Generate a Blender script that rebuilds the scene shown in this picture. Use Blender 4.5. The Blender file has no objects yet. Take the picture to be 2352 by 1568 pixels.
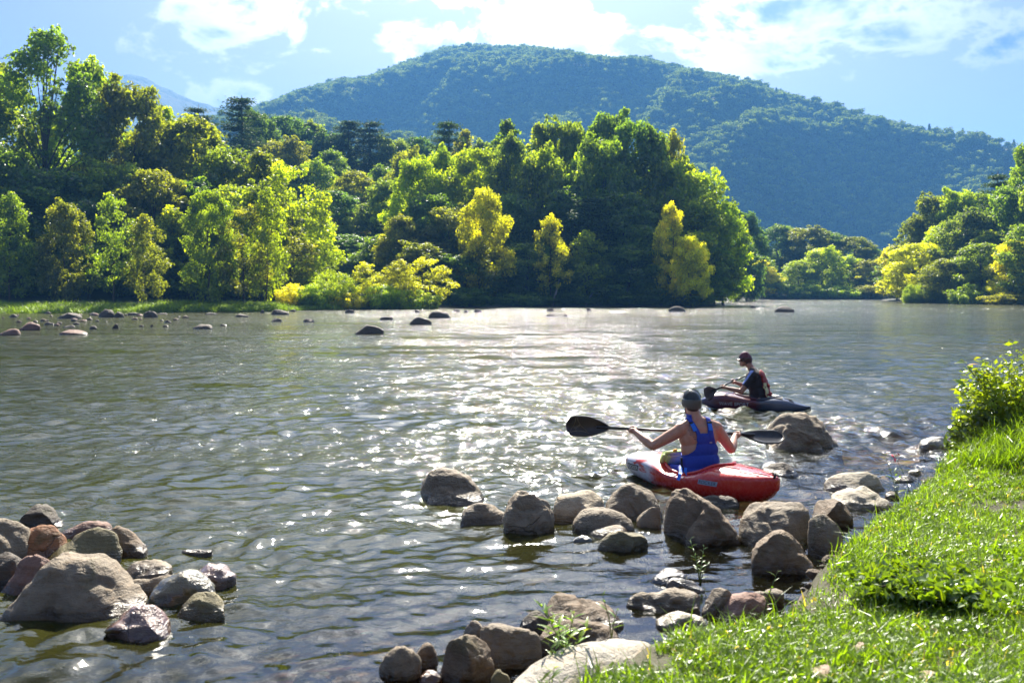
import bpy, bmesh, math, random
import numpy as np
from mathutils import Vector, Matrix

# ------------------------------------------------------------------ camera, sky, sun, exposure
R = math.radians
F = 35.0 / 36.0 * 2352      # focal length in the units the layout numbers below use
H = 2.0                     # eye height above the river
HY = 669.0                  # horizon row
SUN_ELEV, SUN_AZ = 40.0, 1.0    # azimuth from +Y towards +X
scene = bpy.context.scene
COL = scene.collection

cam_data = bpy.data.cameras.new('camera')
cam = bpy.data.objects.new('camera', cam_data)
COL.objects.link(cam)
cam.location = (0, 0, H)
cam.rotation_euler = (R(90), 0, 0)
cam_data.lens = 35
cam_data.sensor_width = 36
cam_data.shift_y = -(784 - HY) / 2352
cam_data.clip_end = 12000
cam_data.clip_start = 0.05
cam_data.dof.use_dof = True
cam_data.dof.focus_distance = 10.9
cam_data.dof.aperture_fstop = 3.0
scene.camera = cam

sun_data = bpy.data.lights.new('sun', 'SUN')
sun_data.energy = 5.0
sun_data.angle = R(0.5)
sun_data.color = (1.0, 0.93, 0.80)
sun = bpy.data.objects.new('sun', sun_data)
COL.objects.link(sun)
to_sun = Vector((math.sin(R(SUN_AZ)) * math.cos(R(SUN_ELEV)), math.cos(R(SUN_AZ)) * math.cos(R(SUN_ELEV)), math.sin(R(SUN_ELEV))))
sun.rotation_euler = to_sun.to_track_quat('Z', 'Y').to_euler()
sun.location = (0, 0, 60)

scene.view_settings.view_transform = 'Standard'
scene.view_settings.look = 'None'
scene.view_settings.gamma = 1
scene.view_settings.use_curve_mapping = False
scene.view_settings.exposure = 1.7
scene.render.engine = 'CYCLES'
cy = scene.cycles
cy.max_bounces = 8
cy.diffuse_bounces = 3
cy.glossy_bounces = 3
cy.transmission_bounces = 6
cy.transparent_max_bounces = 12
cy.volume_bounces = 0
cy.sample_clamp_indirect = 6
cy.caustics_reflective = False
cy.caustics_refractive = False
cy.use_adaptive_sampling = True
cy.adaptive_threshold = 0.015


class NT:
    """small node builder"""
    def __init__(s, tree):
        s.t = tree; s.n = tree.nodes; s.l = tree.links
    def new(s, typ, **kw):
        n = s.n.new(typ)
        for k, v in kw.items(): setattr(n, k, v)
        return n
    def put(s, sock, v):
        if isinstance(v, bpy.types.NodeSocket): s.l.new(v, sock)
        elif v is not None: sock.default_value = v
    def m(s, op, a, b=None, c=None, clamp=False):
        n = s.new('ShaderNodeMath', operation=op, use_clamp=clamp)
        s.put(n.inputs[0], a); s.put(n.inputs[1], b)
        if c is not None: s.put(n.inputs[2], c)
        return n.outputs[0]
    def vm(s, op, a, b=None, scale=None):
        n = s.new('ShaderNodeVectorMath', operation=op)
        s.put(n.inputs[0], a)
        if b is not None: s.put(n.inputs[1], b)
        if scale is not None: s.put(n.inputs['Scale'], scale)
        return n.outputs[0] if op not in ('LENGTH', 'DOT_PRODUCT', 'DISTANCE') else n.outputs['Value']
    def noise(s, vec, scale=5, detail=4, rough=0.55, dist=0.0, out=0):
        n = s.new('ShaderNodeTexNoise')
        s.put(n.inputs['Vector'], vec); n.inputs['Scale'].default_value = scale
        n.inputs['Detail'].default_value = detail; n.inputs['Roughness'].default_value = rough
        n.inputs['Distortion'].default_value = dist
        return n.outputs[out]
    def ramp(s, fac, stops, interp='LINEAR'):
        n = s.new('ShaderNodeValToRGB'); s.put(n.inputs[0], fac)
        cr = n.color_ramp; cr.interpolation = interp
        while len(cr.elements) < len(stops): cr.elements.new(0.5)
        for e, (p, c) in zip(cr.elements, stops):
            e.position = p
            e.color = (c, c, c, 1) if isinstance(c, (int, float)) else (*c, 1)
        return n.outputs[0]
    def mix(s, fac, a, b, blend='MIX'):
        n = s.new('ShaderNodeMix', data_type='RGBA', blend_type=blend)
        s.put(n.inputs[0], fac); s.put(n.inputs[6], a); s.put(n.inputs[7], b)
        return n.outputs[2]
    def sep(s, v):
        n = s.new('ShaderNodeSeparateXYZ'); s.put(n.inputs[0], v); return n.outputs
    def comb(s, x=0, y=0, z=0):
        n = s.new('ShaderNodeCombineXYZ'); s.put(n.inputs[0], x); s.put(n.inputs[1], y); s.put(n.inputs[2], z); return n.outputs[0]
    def smooth(s, v, lo, hi, a=0.0, b=1.0):
        n = s.new('ShaderNodeMapRange', interpolation_type='SMOOTHSTEP')
        s.put(n.inputs[0], v); n.inputs[1].default_value = lo; n.inputs[2].default_value = hi
        n.inputs[3].default_value = a; n.inputs[4].default_value = b
        return n.outputs[0]


def rgba(c): return (c[0], c[1], c[2], 1.0)

# ---- world: clear sky with cumulus laid out by direction
world = bpy.data.worlds.new('World')
scene.world = world
world.use_nodes = True
w = NT(world.node_tree)
w.n.clear()
sky = w.new('ShaderNodeTexSky', sky_type='NISHITA')
sky.sun_disc = False
sky.sun_elevation = R(SUN_ELEV)
sky.sun_rotation = R(SUN_AZ)
sky.altitude = 500
sky.air_density = 1.0
sky.dust_density = 1.0
sky.ozone_density = 1.0
geo = w.new('ShaderNodeTexCoord').outputs['Generated']
dirn = w.vm('NORMALIZE', geo)
dx, dy, dz = w.sep(dirn)
hor = w.m('SQRT', w.m('MAXIMUM', w.m('ADD', w.m('MULTIPLY', dx, dx), w.m('MULTIPLY', dy, dy)), 1e-5))
tel = w.m('DIVIDE', dz, hor)                  # tan elevation
az = w.m('ARCTAN2', dx, dy)
inv = w.m('DIVIDE', 1.0, w.m('ADD', w.m('MAXIMUM', dz, 0.0), 0.16))
plane = w.comb(w.m('MULTIPLY', dx, inv), w.m('MULTIPLY', dy, inv), 0.0)   # cloud deck seen in perspective
# masses of cumulus: (column, row, half width, half height, strength) of each
CL = [(530, 60, 210, 120, 1.0), (470, 0, 150, 130, .8), (640, 110, 70, 60, .7), (530, 222, 90, 58, .95), (735, 116, 40, 18, .8), (620, 20, 170, 60, .8),
      (1010, 105, 120, 62, .95), (1290, 60, 220, 110, 1.0), (1500, 110, 260, 90, .9), (1740, 120, 190, 95, 1.0),
      (1830, 30, 280, 85, 1.0), (2120, 70, 250, 62, 1.0), (2300, 100, 110, 55, .9), (1940, 175, 45, 22, .7), (1240, 0, 260, 70, .8)]
mass = None
for (cx, cyy, wx, wy, st) in CL:
    a0 = math.atan((cx - 1176) / F); t0 = (HY - cyy) / F / math.sqrt(1 + ((cx - 1176) / F) ** 2)
    ax = w.m('DIVIDE', w.m('SUBTRACT', az, a0), wx / F * 1.0)
    ay = w.m('DIVIDE', w.m('SUBTRACT', tel, t0), wy / F)
    d2 = w.m('ADD', w.m('MULTIPLY', ax, ax), w.m('MULTIPLY', ay, ay))
    g = w.m('MULTIPLY', w.m('SUBTRACT', 1.0, w.m('MULTIPLY', d2, 0.5)), st, clamp=True)
    mass = g if mass is None else w.m('MAXIMUM', mass, g)
sky_noise_big = w.noise(plane, 1.1, 3, .5)
elsewhere = w.m('MULTIPLY', w.smooth(sky_noise_big, .36, .50), w.smooth(tel, .30, .42))  # cloud outside the view, thickened to brighten what the water reflects
elsewhere = w.m('MULTIPLY', elsewhere, .8)
mass = w.m('MAXIMUM', mass, elsewhere)
cvec = w.vm('MULTIPLY', dirn, (1.0, 1.0, 1.55))
puff = w.noise(cvec, 11.0, 9, .60, .35)
wisp = w.noise(w.vm('MULTIPLY', dirn, (1.0, 1.0, 2.6)), 30.0, 5, .6, .8)
dens = w.m('ADD', w.m('ADD', mass, w.m('MULTIPLY', w.m('SUBTRACT', puff, .5), 3.0)), w.m('MULTIPLY', w.m('SUBTRACT', wisp, .5), .45))
cover = w.smooth(dens, .52, .84)
veil = w.m('MULTIPLY', w.smooth(w.noise(w.vm('MULTIPLY', dirn, (1, 1, 3)), 4.0, 4, .6, .5), .42, .8), .10)
cover = w.m('MAXIMUM', cover, veil)
belly = w.smooth(w.noise(w.vm('ADD', cvec, (3.1, .2, .5)), 7.0, 5, .6, .2), .40, .62)
thick = w.m('MULTIPLY', belly, w.smooth(dens, .65, 1.25))
sdot = w.m('MAXIMUM', w.vm('DOT_PRODUCT', dirn, tuple(to_sun)), 0.0)
glow = w.m('ADD', .45, w.m('MULTIPLY', w.m('POWER', sdot, 13.0), 10.0))  # clouds made brighter towards the sun, added for the water's reflections
cloud_col = w.mix(thick, (4.9, 4.9, 4.95, 1), (1.15, 1.5, 2.0, 1))
sky_col = w.mix(1.0, sky.outputs[0], (.56, .43, .62, 1), 'MULTIPLY')
cloud_col = w.mix(1.0, cloud_col, w.comb(glow, glow, glow), 'MULTIPLY')
cover = w.m('MULTIPLY', cover, w.smooth(dz, -.02, .02))
aur = w.m('MULTIPLY', w.m('POWER', sdot, 13.0), 14.0)      # pale glow added to the sky round the sun, brightening the water's reflections
sky_col = w.mix(1.0, sky_col, w.vm('SCALE', (.68, .86, 1.05), None, aur), 'ADD')
final = w.mix(cover, sky_col, cloud_col)
bg = w.new('ShaderNodeBackground')
w.put(bg.inputs[0], final)
bg.inputs[1].default_value = 0.050
wo = w.new('ShaderNodeOutputWorld')
w.l.new(bg.outputs[0], wo.inputs[0])

# ------------------------------------------------------------------ helpers
rng = np.random.default_rng(11)
random.seed(5)


def PX(xv, d): return (xv - 1176) / F * d
def PZ(yv, d): return H - (yv - HY) / F * d
def DW(yv, z=0.0): return (H - z) * F / (yv - HY)
def PT(xv, yv, d): return Vector((PX(xv, d), d, PZ(yv, d)))


def mesh_np(name, V, Fc, smooth=True, attrs=None):
    """V (n,3); Fc (m,3|4) int"""
    V = np.asarray(V, dtype=np.float32); Fc = np.asarray(Fc, dtype=np.int32)
    me = bpy.data.meshes.new(name)
    k = Fc.shape[1] if len(Fc) else 4
    me.vertices.add(len(V)); me.vertices.foreach_set('co', V.ravel())
    me.loops.add(Fc.size); me.loops.foreach_set('vertex_index', Fc.ravel())
    me.polygons.add(len(Fc))
    me.polygons.foreach_set('loop_start', np.arange(0, Fc.size, k, dtype=np.int32))
    me.polygons.foreach_set('loop_total', np.full(len(Fc), k, dtype=np.int32))
    me.polygons.foreach_set('use_smooth', np.full(len(Fc), smooth))
    if attrs:
        for an, (dom, arr) in attrs.items():
            arr = np.asarray(arr, dtype=np.float32)
            if arr.ndim == 1:
                a = me.attributes.new(an, 'FLOAT', dom); a.data.foreach_set('value', arr)
            else:
                a = me.attributes.new(an, 'FLOAT_VECTOR', dom); a.data.foreach_set('vector', arr.ravel())
    me.update(calc_edges=True)
    me.validate()
    return me


def link(name, me, mat=None, parent=None, **props):
    o = bpy.data.objects.new(name, me)
    COL.objects.link(o)
    if mat is not None and me is not None and not me.materials:
        for m_ in (mat if isinstance(mat, (list, tuple)) else [mat]): me.materials.append(m_)
    if parent is not None: o.parent = parent
    for k, v in props.items(): o[k] = v
    return o


def tag(o, label, cat, group=None):
    o['label'] = label; o['category'] = cat
    if group: o['group'] = group
    return o


def fnoise(P, scale=1.0, octaves=3, seed=0, gain=.5):
    """smooth value noise, numpy, P (n,3) -> (-1..1)"""
    P = np.asarray(P, dtype=np.float64) * scale + seed * 17.31
    out = np.zeros(len(P)); amp = 1.0; tot = 0
    for o in range(octaves):
        i = np.floor(P).astype(np.int64); f = P - i; u = f * f * (3 - 2 * f)
        def h(a, b, c):
            n = (i[:, 0] + a) * 374761393 + (i[:, 1] + b) * 668265263 + (i[:, 2] + c) * 2147483647 + (seed + o) * 69069
            n = (n ^ (n >> 13)) * 1274126177
            n = n ^ (n >> 16)
            return (n & 0xffff) / 32767.5 - 1
        x0 = h(0, 0, 0) * (1 - u[:, 0]) + h(1, 0, 0) * u[:, 0]
        x1 = h(0, 1, 0) * (1 - u[:, 0]) + h(1, 1, 0) * u[:, 0]
        x2 = h(0, 0, 1) * (1 - u[:, 0]) + h(1, 0, 1) * u[:, 0]
        x3 = h(0, 1, 1) * (1 - u[:, 0]) + h(1, 1, 1) * u[:, 0]
        y0 = x0 * (1 - u[:, 1]) + x1 * u[:, 1]; y1 = x2 * (1 - u[:, 1]) + x3 * u[:, 1]
        out += amp * (y0 * (1 - u[:, 2]) + y1 * u[:, 2]); tot += amp
        amp *= gain; P = P * 2.03 + 5.7
    return out / tot


def sstep(x, a, b):
    t = np.clip((x - a) / (b - a), 0, 1); return t * t * (3 - 2 * t)


def tube_np(pts, radii, n=8, cap=True):
    pts = [np.array(p, dtype=float) for p in pts]
    V = []; Fc = []
    up = np.array([0.13, 0.27, 0.95]); 
    prev = None
    for i, p in enumerate(pts):
        t = pts[min(i + 1, len(pts) - 1)] - pts[max(i - 1, 0)]
        t = t / (np.linalg.norm(t) + 1e-9)
        if prev is None:
            a = np.cross(t, up)
            if np.linalg.norm(a) < 1e-3: a = np.cross(t, np.array([1., 0, 0]))
        else:
            a = prev - t * np.dot(prev, t)
        a = a / (np.linalg.norm(a) + 1e-9); prev = a
        b = np.cross(t, a)
        for k in range(n):
            th = 2 * math.pi * k / n
            V.append(p + radii[i] * (a * math.cos(th) + b * math.sin(th)))
    for i in range(len(pts) - 1):
        for k in range(n):
            k2 = (k + 1) % n
            Fc.append((i * n + k, i * n + k2, (i + 1) * n + k2, (i + 1) * n + k))
    if cap:
        V.append(pts[0]); V.append(pts[-1]); c0 = len(V) - 2; c1 = len(V) - 1; L = (len(pts) - 1) * n
        for k in range(n):
            k2 = (k + 1) % n
            Fc.append((c0, c0, k2, k)); Fc.append((c1, c1, L + k, L + k2))
    return V, Fc


class Bag:
    """collects quads/tris and builds one mesh"""
    def __init__(s): s.V = []; s.F = []; s.M = []
    def add(s, V, Fc, mi=0):
        b = len(s.V); s.V += [tuple(map(float, v)) for v in V]
        for f in Fc:
            g = []
            for i in f:
                if b + i not in g: g.append(b + i)
            if len(g) >= 3: s.F.append(g); s.M.append(mi)
    def tube(s, pts, radii, n=8, cap=True, mi=0):
        if isinstance(radii, (int, float)): radii = [radii] * len(pts)
        V, Fc = tube_np(pts, radii, n, cap); s.add(V, Fc, mi)
    def box(s, c, size, rot=None, mi=0):
        V = []
        for z in (-.5, .5):
            for y in (-.5, .5):
                for x in (-.5, .5):
                    v = Vector((x * size[0], y * size[1], z * size[2]))
                    if rot is not None: v = rot @ v
                    V.append(v + Vector(c))
        s.add(V, [(0, 2, 3, 1), (4, 5, 7, 6), (0, 1, 5, 4), (2, 6, 7, 3), (0, 4, 6, 2), (1, 3, 7, 5)], mi)
    def mesh(s, name, smooth=True):
        me = bpy.data.meshes.new(name); me.from_pydata(s.V, [], s.F); 
        for p, m_ in zip(me.polygons, s.M): p.use_smooth = smooth; p.material_index = m_
        me.update(); return me


# ------------------------------------------------------------------ materials
def new_mat(name):
    m_ = bpy.data.materials.new(name); m_.use_nodes = True
    nt = NT(m_.node_tree); nt.n.clear()
    out = nt.new('ShaderNodeOutputMaterial')
    return m_, nt, out


def principled(nt, out, base, rough=.6, bump=None, bump_str=.3, bump_dist=.02, **kw):
    p = nt.new('ShaderNodeBsdfPrincipled')
    nt.put(p.inputs['Base Color'], base if not isinstance(base, tuple) else rgba(base))
    nt.put(p.inputs['Roughness'], rough)
    for k, v in kw.items(): nt.put(p.inputs[k.replace('_', ' ')], v)
    if bump is not None:
        b = nt.new('ShaderNodeBump'); b.inputs['Strength'].default_value = bump_str; b.inputs['Distance'].default_value = bump_dist
        nt.put(b.inputs['Height'], bump); nt.l.new(b.outputs[0], p.inputs['Normal'])
    nt.l.new(p.outputs[0], out.inputs[0])
    return p


def simple_mat(name, col, rough=.5, noise_amt=.15, noise_scale=20, bump=0.0, **kw):
    m_, nt, out = new_mat(name)
    co = nt.new('ShaderNodeTexCoord').outputs['Object']
    n = nt.noise(co, noise_scale, 4)
    k = nt.m('ADD', 1 - noise_amt / 2 * 1.0, nt.m('MULTIPLY', nt.m('SUBTRACT', n, .5), noise_amt * 2))
    base = nt.mix(1.0, rgba(col), nt.comb(k, k, k), 'MULTIPLY')
    principled(nt, out, base, rough, n if bump else None, .5, bump, **kw)
    return m_


def leaf_material(name, trans=.5, gloss=.05, tvar=1.0, rough=.45, warm=(1.25, 1.15, .35), gain=1.7, big=.12, lamp=.8):
    m_, nt, out = new_mat(name)
    oi = nt.new('ShaderNodeObjectInfo')
    at = nt.new('ShaderNodeAttribute', attribute_name='tone')
    tone = nt.m('ADD', 1.0 - .5 * tvar, nt.m('MULTIPLY', at.outputs['Fac'], tvar))
    co = nt.new('ShaderNodeTexCoord').outputs['Object']
    ln = nt.noise(co, big, 2, .5)
    tone = nt.m('MULTIPLY', tone, nt.m('ADD', 1 - lamp * .5, nt.m('MULTIPLY', ln, lamp)))
    col = nt.mix(1.0, oi.outputs['Color'], nt.comb(tone, tone, tone), 'MULTIPLY')
    yel = nt.m('MULTIPLY', nt.smooth(at.outputs['Fac'], .7, 1.0), .45)
    col = nt.mix(yel, col, nt.mix(1.0, col, (1.6, 1.15, .5, 1), 'MULTIPLY'))
    d = nt.new('ShaderNodeBsdfDiffuse'); nt.put(d.inputs[0], col)
    t = nt.new('ShaderNodeBsdfTranslucent')
    nt.put(t.inputs[0], nt.mix(1.0, col, (warm[0] * gain, warm[1] * gain, warm[2] * gain, 1), 'MULTIPLY'))
    mx = nt.new('ShaderNodeMixShader'); mx.inputs[0].default_value = trans
    nt.l.new(d.outputs[0], mx.inputs[1]); nt.l.new(t.outputs[0], mx.inputs[2])
    g = nt.new('ShaderNodeBsdfGlossy'); g.inputs['Roughness'].default_value = rough
    g.inputs[0].default_value = (.9, .95, .9, 1)
    mx2 = nt.new('ShaderNodeMixShader'); mx2.inputs[0].default_value = gloss
    nt.l.new(mx.outputs[0], mx2.inputs[1]); nt.l.new(g.outputs[0], mx2.inputs[2])
    nt.l.new(mx2.outputs[0], out.inputs[0])
    return m_


M_LEAF = leaf_material('tree_foliage', .6, .05, 1.2, .42, (1.15, 1.25, .28), 2.5)
M_PINE = leaf_material('pine_foliage', .3, .03, .9, .5, (1.1, 1.15, .6), 1.3)
M_FARLEAF = leaf_material('distant_foliage', .42, .03, 1.0, .5, big=.02)
M_GRASS = leaf_material('grass_blades', .58, .04, 1.0, .34, (1.2, 1.25, .2), 1.9, big=1.1, lamp=1.5)
M_PLANT = leaf_material('plant_leaves', .52, .08, .9, .32, (1.2, 1.15, .3), 1.8, big=2.0)
M_BARK = simple_mat('bark', (.11, .085, .065), .9, .5, 6, .03)

# rock: colour of each stone comes from the object colour
m_, nt, out = new_mat('river_stone')
M_ROCK = m_
oi = nt.new('ShaderNodeObjectInfo')
co = nt.new('ShaderNodeTexCoord').outputs['Object']
co = nt.vm('ADD', co, nt.vm('SCALE', nt.comb(1.0, 2.0, 3.0), None, nt.m('MULTIPLY', oi.outputs['Random'], 40.0)))
n1 = nt.noise(co, 3.2, 6, .6, .4)
n2 = nt.noise(co, 26, 5, .65)
n3 = nt.noise(nt.vm('MULTIPLY', co, (1, 1, 5)), 5, 4, .6, 1.0)
speck = nt.smooth(nt.noise(co, 95, 3, .6), .56, .68)
k1 = nt.m('ADD', .55, nt.m('MULTIPLY', n1, .9))
k1 = nt.m('MULTIPLY', k1, .84)
c = nt.mix(1.0, oi.outputs['Color'], nt.comb(k1, k1, k1), 'MULTIPLY')
c = nt.mix(nt.m('MULTIPLY', nt.smooth(n3, .52, .70), .45), c, nt.mix(1.0, c, (1.35, 1.1, .78, 1), 'MULTIPLY'))
k2 = nt.m('ADD', .74, nt.m('MULTIPLY', n2, .52))
c = nt.mix(1.0, c, nt.comb(k2, k2, k2), 'MULTIPLY')
c = nt.mix(nt.m('MULTIPLY', speck, .35), c, (.10, .09, .075, 1))
lich = nt.smooth(nt.noise(co, 9, 5, .7, .3), .62, .70)
c = nt.mix(nt.m('MULTIPLY', lich, .35), c, (.26, .25, .18, 1))
moss = nt.m('MULTIPLY', nt.smooth(nt.noise(co, 2.6, 5, .7, .5), .55, .68), .55)
c = nt.mix(moss, c, (.075, .070, .022, 1))
ce = nt.new('ShaderNodeTexVoronoi', feature='DISTANCE_TO_EDGE'); nt.put(ce.inputs['Vector'], nt.vm('ADD', nt.vm('MULTIPLY', co, (1, 1, 1.7)), nt.vm('SCALE', nt.noise(co, 4, 3, out=1), None, .5))); ce.inputs['Scale'].default_value = 1.9
crack = nt.m('MULTIPLY', nt.smooth(ce.outputs[0], 0.0, .03, 1.0, 0.0), nt.smooth(nt.noise(co, 1.3, 2), .56, .62))
c = nt.mix(nt.m('MULTIPLY', crack, .35), c, (.03, .025, .02, 1))
px, py, pz = nt.sep(nt.new('ShaderNodeNewGeometry').outputs['Position'])
wl = nt.m('ADD', pz, nt.m('MULTIPLY', nt.m('SUBTRACT', n1, .5), .10))
wet = nt.smooth(wl, .03, .085, 1.0, 0.0)
c = nt.mix(wet, c, nt.mix(1.0, c, (.42, .38, .30, 1), 'MULTIPLY'))
rough = nt.m('SUBTRACT', .78, nt.m('MULTIPLY', wet, .58))
hgt = nt.m('ADD', nt.m('ADD', nt.m('MULTIPLY', n1, .9), nt.m('MULTIPLY', n2, .28)), nt.m('MULTIPLY', n3, .35))
hgt = nt.m('SUBTRACT', hgt, nt.m('MULTIPLY', crack, .25))
principled(nt, out, c, rough, hgt, 1.0, .05)

# wet shiny stones: thin film of running water over the top
def film_mat():
    m2 = M_ROCK.copy(); m2.name = 'wet_river_stone'
    for n in m2.node_tree.nodes:
        if n.type == 'BSDF_PRINCIPLED':
            for l in list(m2.node_tree.links):
                if l.to_node == n and l.to_socket.name == 'Roughness': m2.node_tree.links.remove(l)
            n.inputs['Roughness'].default_value = .3
            n.inputs['Coat Weight'].default_value = .9; n.inputs['Coat Roughness'].default_value = .12
    return m2
M_WETROCK = film_mat()

# ground: soil under grass, mud and cobbles in the river
m_, nt, out = new_mat('ground_soil')
M_GROUND = m_
pos = nt.new('ShaderNodeNewGeometry').outputs['Position']
px, py, pz = nt.sep(pos)
a = nt.noise(pos, 1.3, 6, .6, .3)
b = nt.noise(pos, 14, 5, .65)
vor = nt.new('ShaderNodeTexVoronoi'); nt.put(vor.inputs['Vector'], nt.vm('ADD', pos, nt.vm('SCALE', nt.noise(pos, 3, 2, out=1), None, .25))); vor.inputs['Scale'].default_value = 5.5
bed = nt.mix(nt.smooth(vor.outputs['Distance'], .25, .6), nt.mix(.55, vor.outputs['Color'], (.16, .11, .05, 1)), (.10, .06, .025, 1))
bed = nt.mix(.55, bed, (.17, .115, .045, 1))
bed = nt.mix(1.0, bed, nt.ramp(b, [(.3, .45), (.7, 1.1)]), 'MULTIPLY')
soil = nt.ramp(a, [(.3, (.035, .03, .014)), (.55, (.06, .055, .022)), (.75, (.10, .085, .045))])
forest = nt.ramp(nt.noise(pos, .08, 5, .7), [(.35, (.014, .022, .008)), (.65, (.03, .04, .014))])
c = nt.mix(nt.smooth(py, 60, 90), soil, forest)
c = nt.mix(nt.smooth(pz, -.02, .08), bed, c)
principled(nt, out, c, .9, nt.m('ADD', a, b), .6, .04)

m_, nt, out = new_mat('mountain_forest_floor')
M_MOUNT = m_
pos = nt.new('ShaderNodeNewGeometry').outputs['Position']
c = nt.ramp(nt.noise(pos, .03, 8, .7), [(.3, (.02, .035, .012)), (.6, (.045, .065, .02)), (.8, (.07, .09, .03))])
principled(nt, out, c, .95, nt.noise(pos, .09, 4, .7), 1.0, 9.0)
# ------------------------------------------------------------------ terrain
near_edge = [(-400, -30), (-100, -15), (-20, -3), (-5, 1.0), (-2, 2.3), (-.6, 3.55), (.12, 4.35), (.67, 4.9), (1.34, 5.2), (1.62, 5.65), (2.2, 6.7), (3.0, 7.9),
             (3.85, 9.1), (4.5, 10.2), (5.3, 11.6), (7.8, 14), (13, 18), (27, 26), (60, 38), (200, 52), (700, 60)]
near_poly = near_edge + [(700, -900), (-400, -900)]
sh = [(-3000, 70), (-1800, 80), (-500, 88), (0, 92), (300, 95), (600, 100), (800, 108), (1000, 118), (1200, 124), (1500, 128), (1632, 130), (1655, 146), (1640, 185), (1700, 230),
      (1850, 240), (2030, 240), (2042, 200), (2200, 165), (2352, 152), (2900, 128), (3900, 108)]
far_edge = [(PX(a_, d_), d_) for a_, d_ in sh] + [(500, 125), (5000, 100)]
far_poly = far_edge + [(5000, 9000), (-6000, 9000), (-6000, 75)]


def sdist(P, edge, poly):
    P = np.asarray(P)[:, :2]
    d = np.full(len(P), 1e9)
    for (a_, b_) in zip(edge[:-1], edge[1:]):
        a_ = np.array(a_); b_ = np.array(b_); ab = b_ - a_
        t = np.clip(((P - a_) @ ab) / (ab @ ab), 0, 1)
        d = np.minimum(d, np.hypot(*(P - a_ - t[:, None] * ab).T))
    ins = np.zeros(len(P), bool)
    n = len(poly); j = n - 1
    for i in range(n):
        xi, yi = poly[i]; xj, yj = poly[j]
        c = ((yi > P[:, 1]) != (yj > P[:, 1]))
        with np.errstate(divide='ignore', invalid='ignore'):
            c &= P[:, 0] < (xj - xi) * (P[:, 1] - yi) / (yj - yi + 1e-12) + xi
        ins ^= c; j = i
    return np.where(ins, d, -d)


def ground_z(P):
    P = np.atleast_2d(np.asarray(P, float))
    P3 = np.c_[P[:, :2], np.zeros(len(P))]
    s1 = sdist(P, near_edge, near_poly) + .10 * fnoise(P3, 1.1, 2, 3)
    s2 = sdist(P, far_edge, far_poly) + 1.2 * fnoise(P3, .12, 2, 4)
    bedz = -.16 - .10 * np.clip(-s1, 0, 9) - .05 * np.clip(-s1 - 9, 0, 10)
    bedz = np.maximum(bedz, -.3 - .05 * np.clip(-s2, 0, 30)) + .03 * fnoise(P3, 1.7, 2, 5)
    n1 = bedz + (0.30 - bedz) * sstep(s1, -.32, .12) + np.clip(s1, 0, 9) * .085 + .05 * fnoise(P3, 1.4, 3, 6) * sstep(s1, -.1, .6)
    n1 = n1 + .36 * np.exp(-((P[:, 0] - 5.6) ** 2 + (P[:, 1] - 9.6) ** 2) / 2.2) * sstep(s1, 0, .6)
    x, y = P[:, 0], P[:, 1]
    hx = PX(760, 300.0)
    hill = 24 * np.exp(-(((x - hx) / 95) ** 2 + ((y - 310) / 105) ** 2)) + 12 * np.exp(-(((x + 90) / 60) ** 2 + ((y - 210) / 60) ** 2))
    hill = hill + 12 * np.exp(-(((x - 150) / 60) ** 2 + ((y - 260) / 70) ** 2))
    farz = .18 + .045 * np.clip(s2, 0, 14) + np.clip(s2 - 14, 0, 500) * .01 + (hill + 1.2 * fnoise(P3, .03, 3, 8)) * sstep(s2, 8, 50)
    n2 = bedz + (farz - bedz) * sstep(s2, -3.0, 1.0)
    z = np.where(s1 > -1.5, n1, n2)
    return z


def polar_grid(radii, angs):
    Rr, A = np.meshgrid(radii, angs, indexing='ij')
    P = np.stack([Rr * np.sin(A), Rr * np.cos(A)], -1).reshape(-1, 2)
    nr, na = len(radii), len(angs)
    i = np.arange(nr - 1)[:, None] * na + np.arange(na - 1)[None]
    Fc = np.stack([i, i + 1, i + na + 1, i + na], -1).reshape(-1, 4)
    return P, Fc


front = np.concatenate([np.linspace(-180, -48, 34)[:-1], np.linspace(-48, 48, 240), np.linspace(48, 180, 34)[1:]])
rad = np.concatenate([[0.02, .5], np.geomspace(1.0, 20, 130), np.geomspace(20.6, 9000, 120)])
P, Fc = polar_grid(rad, np.radians(front))
z = ground_z(P)
r_ = np.hypot(P[:, 0], P[:, 1])
ground = link('ground', mesh_np('ground', np.c_[P, z], Fc), M_GROUND)
ground['kind'] = 'structure'

# ---- mountains
MPX = [-700, -200, 200, 480, 600, 700, 760, 850, 940, 1010, 1080, 1130, 1200, 1280, 1380, 1480, 1560, 1650, 1730, 1830, 1930, 2020, 2090, 2200, 2352, 2700, 3300]
MPY = [420, 380, 330, 275, 252, 210, 196, 180, 146, 120, 108, 112, 110, 122, 139, 140, 162, 178, 192, 226, 246, 276, 300, 310, 332, 345, 400]
m_ang = np.linspace(R(-46), R(46), 330)
m_rad = np.concatenate([np.geomspace(430, 1700, 150), np.linspace(1730, 2600, 12)])
P, Fc = polar_grid(m_rad, m_ang)


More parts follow.
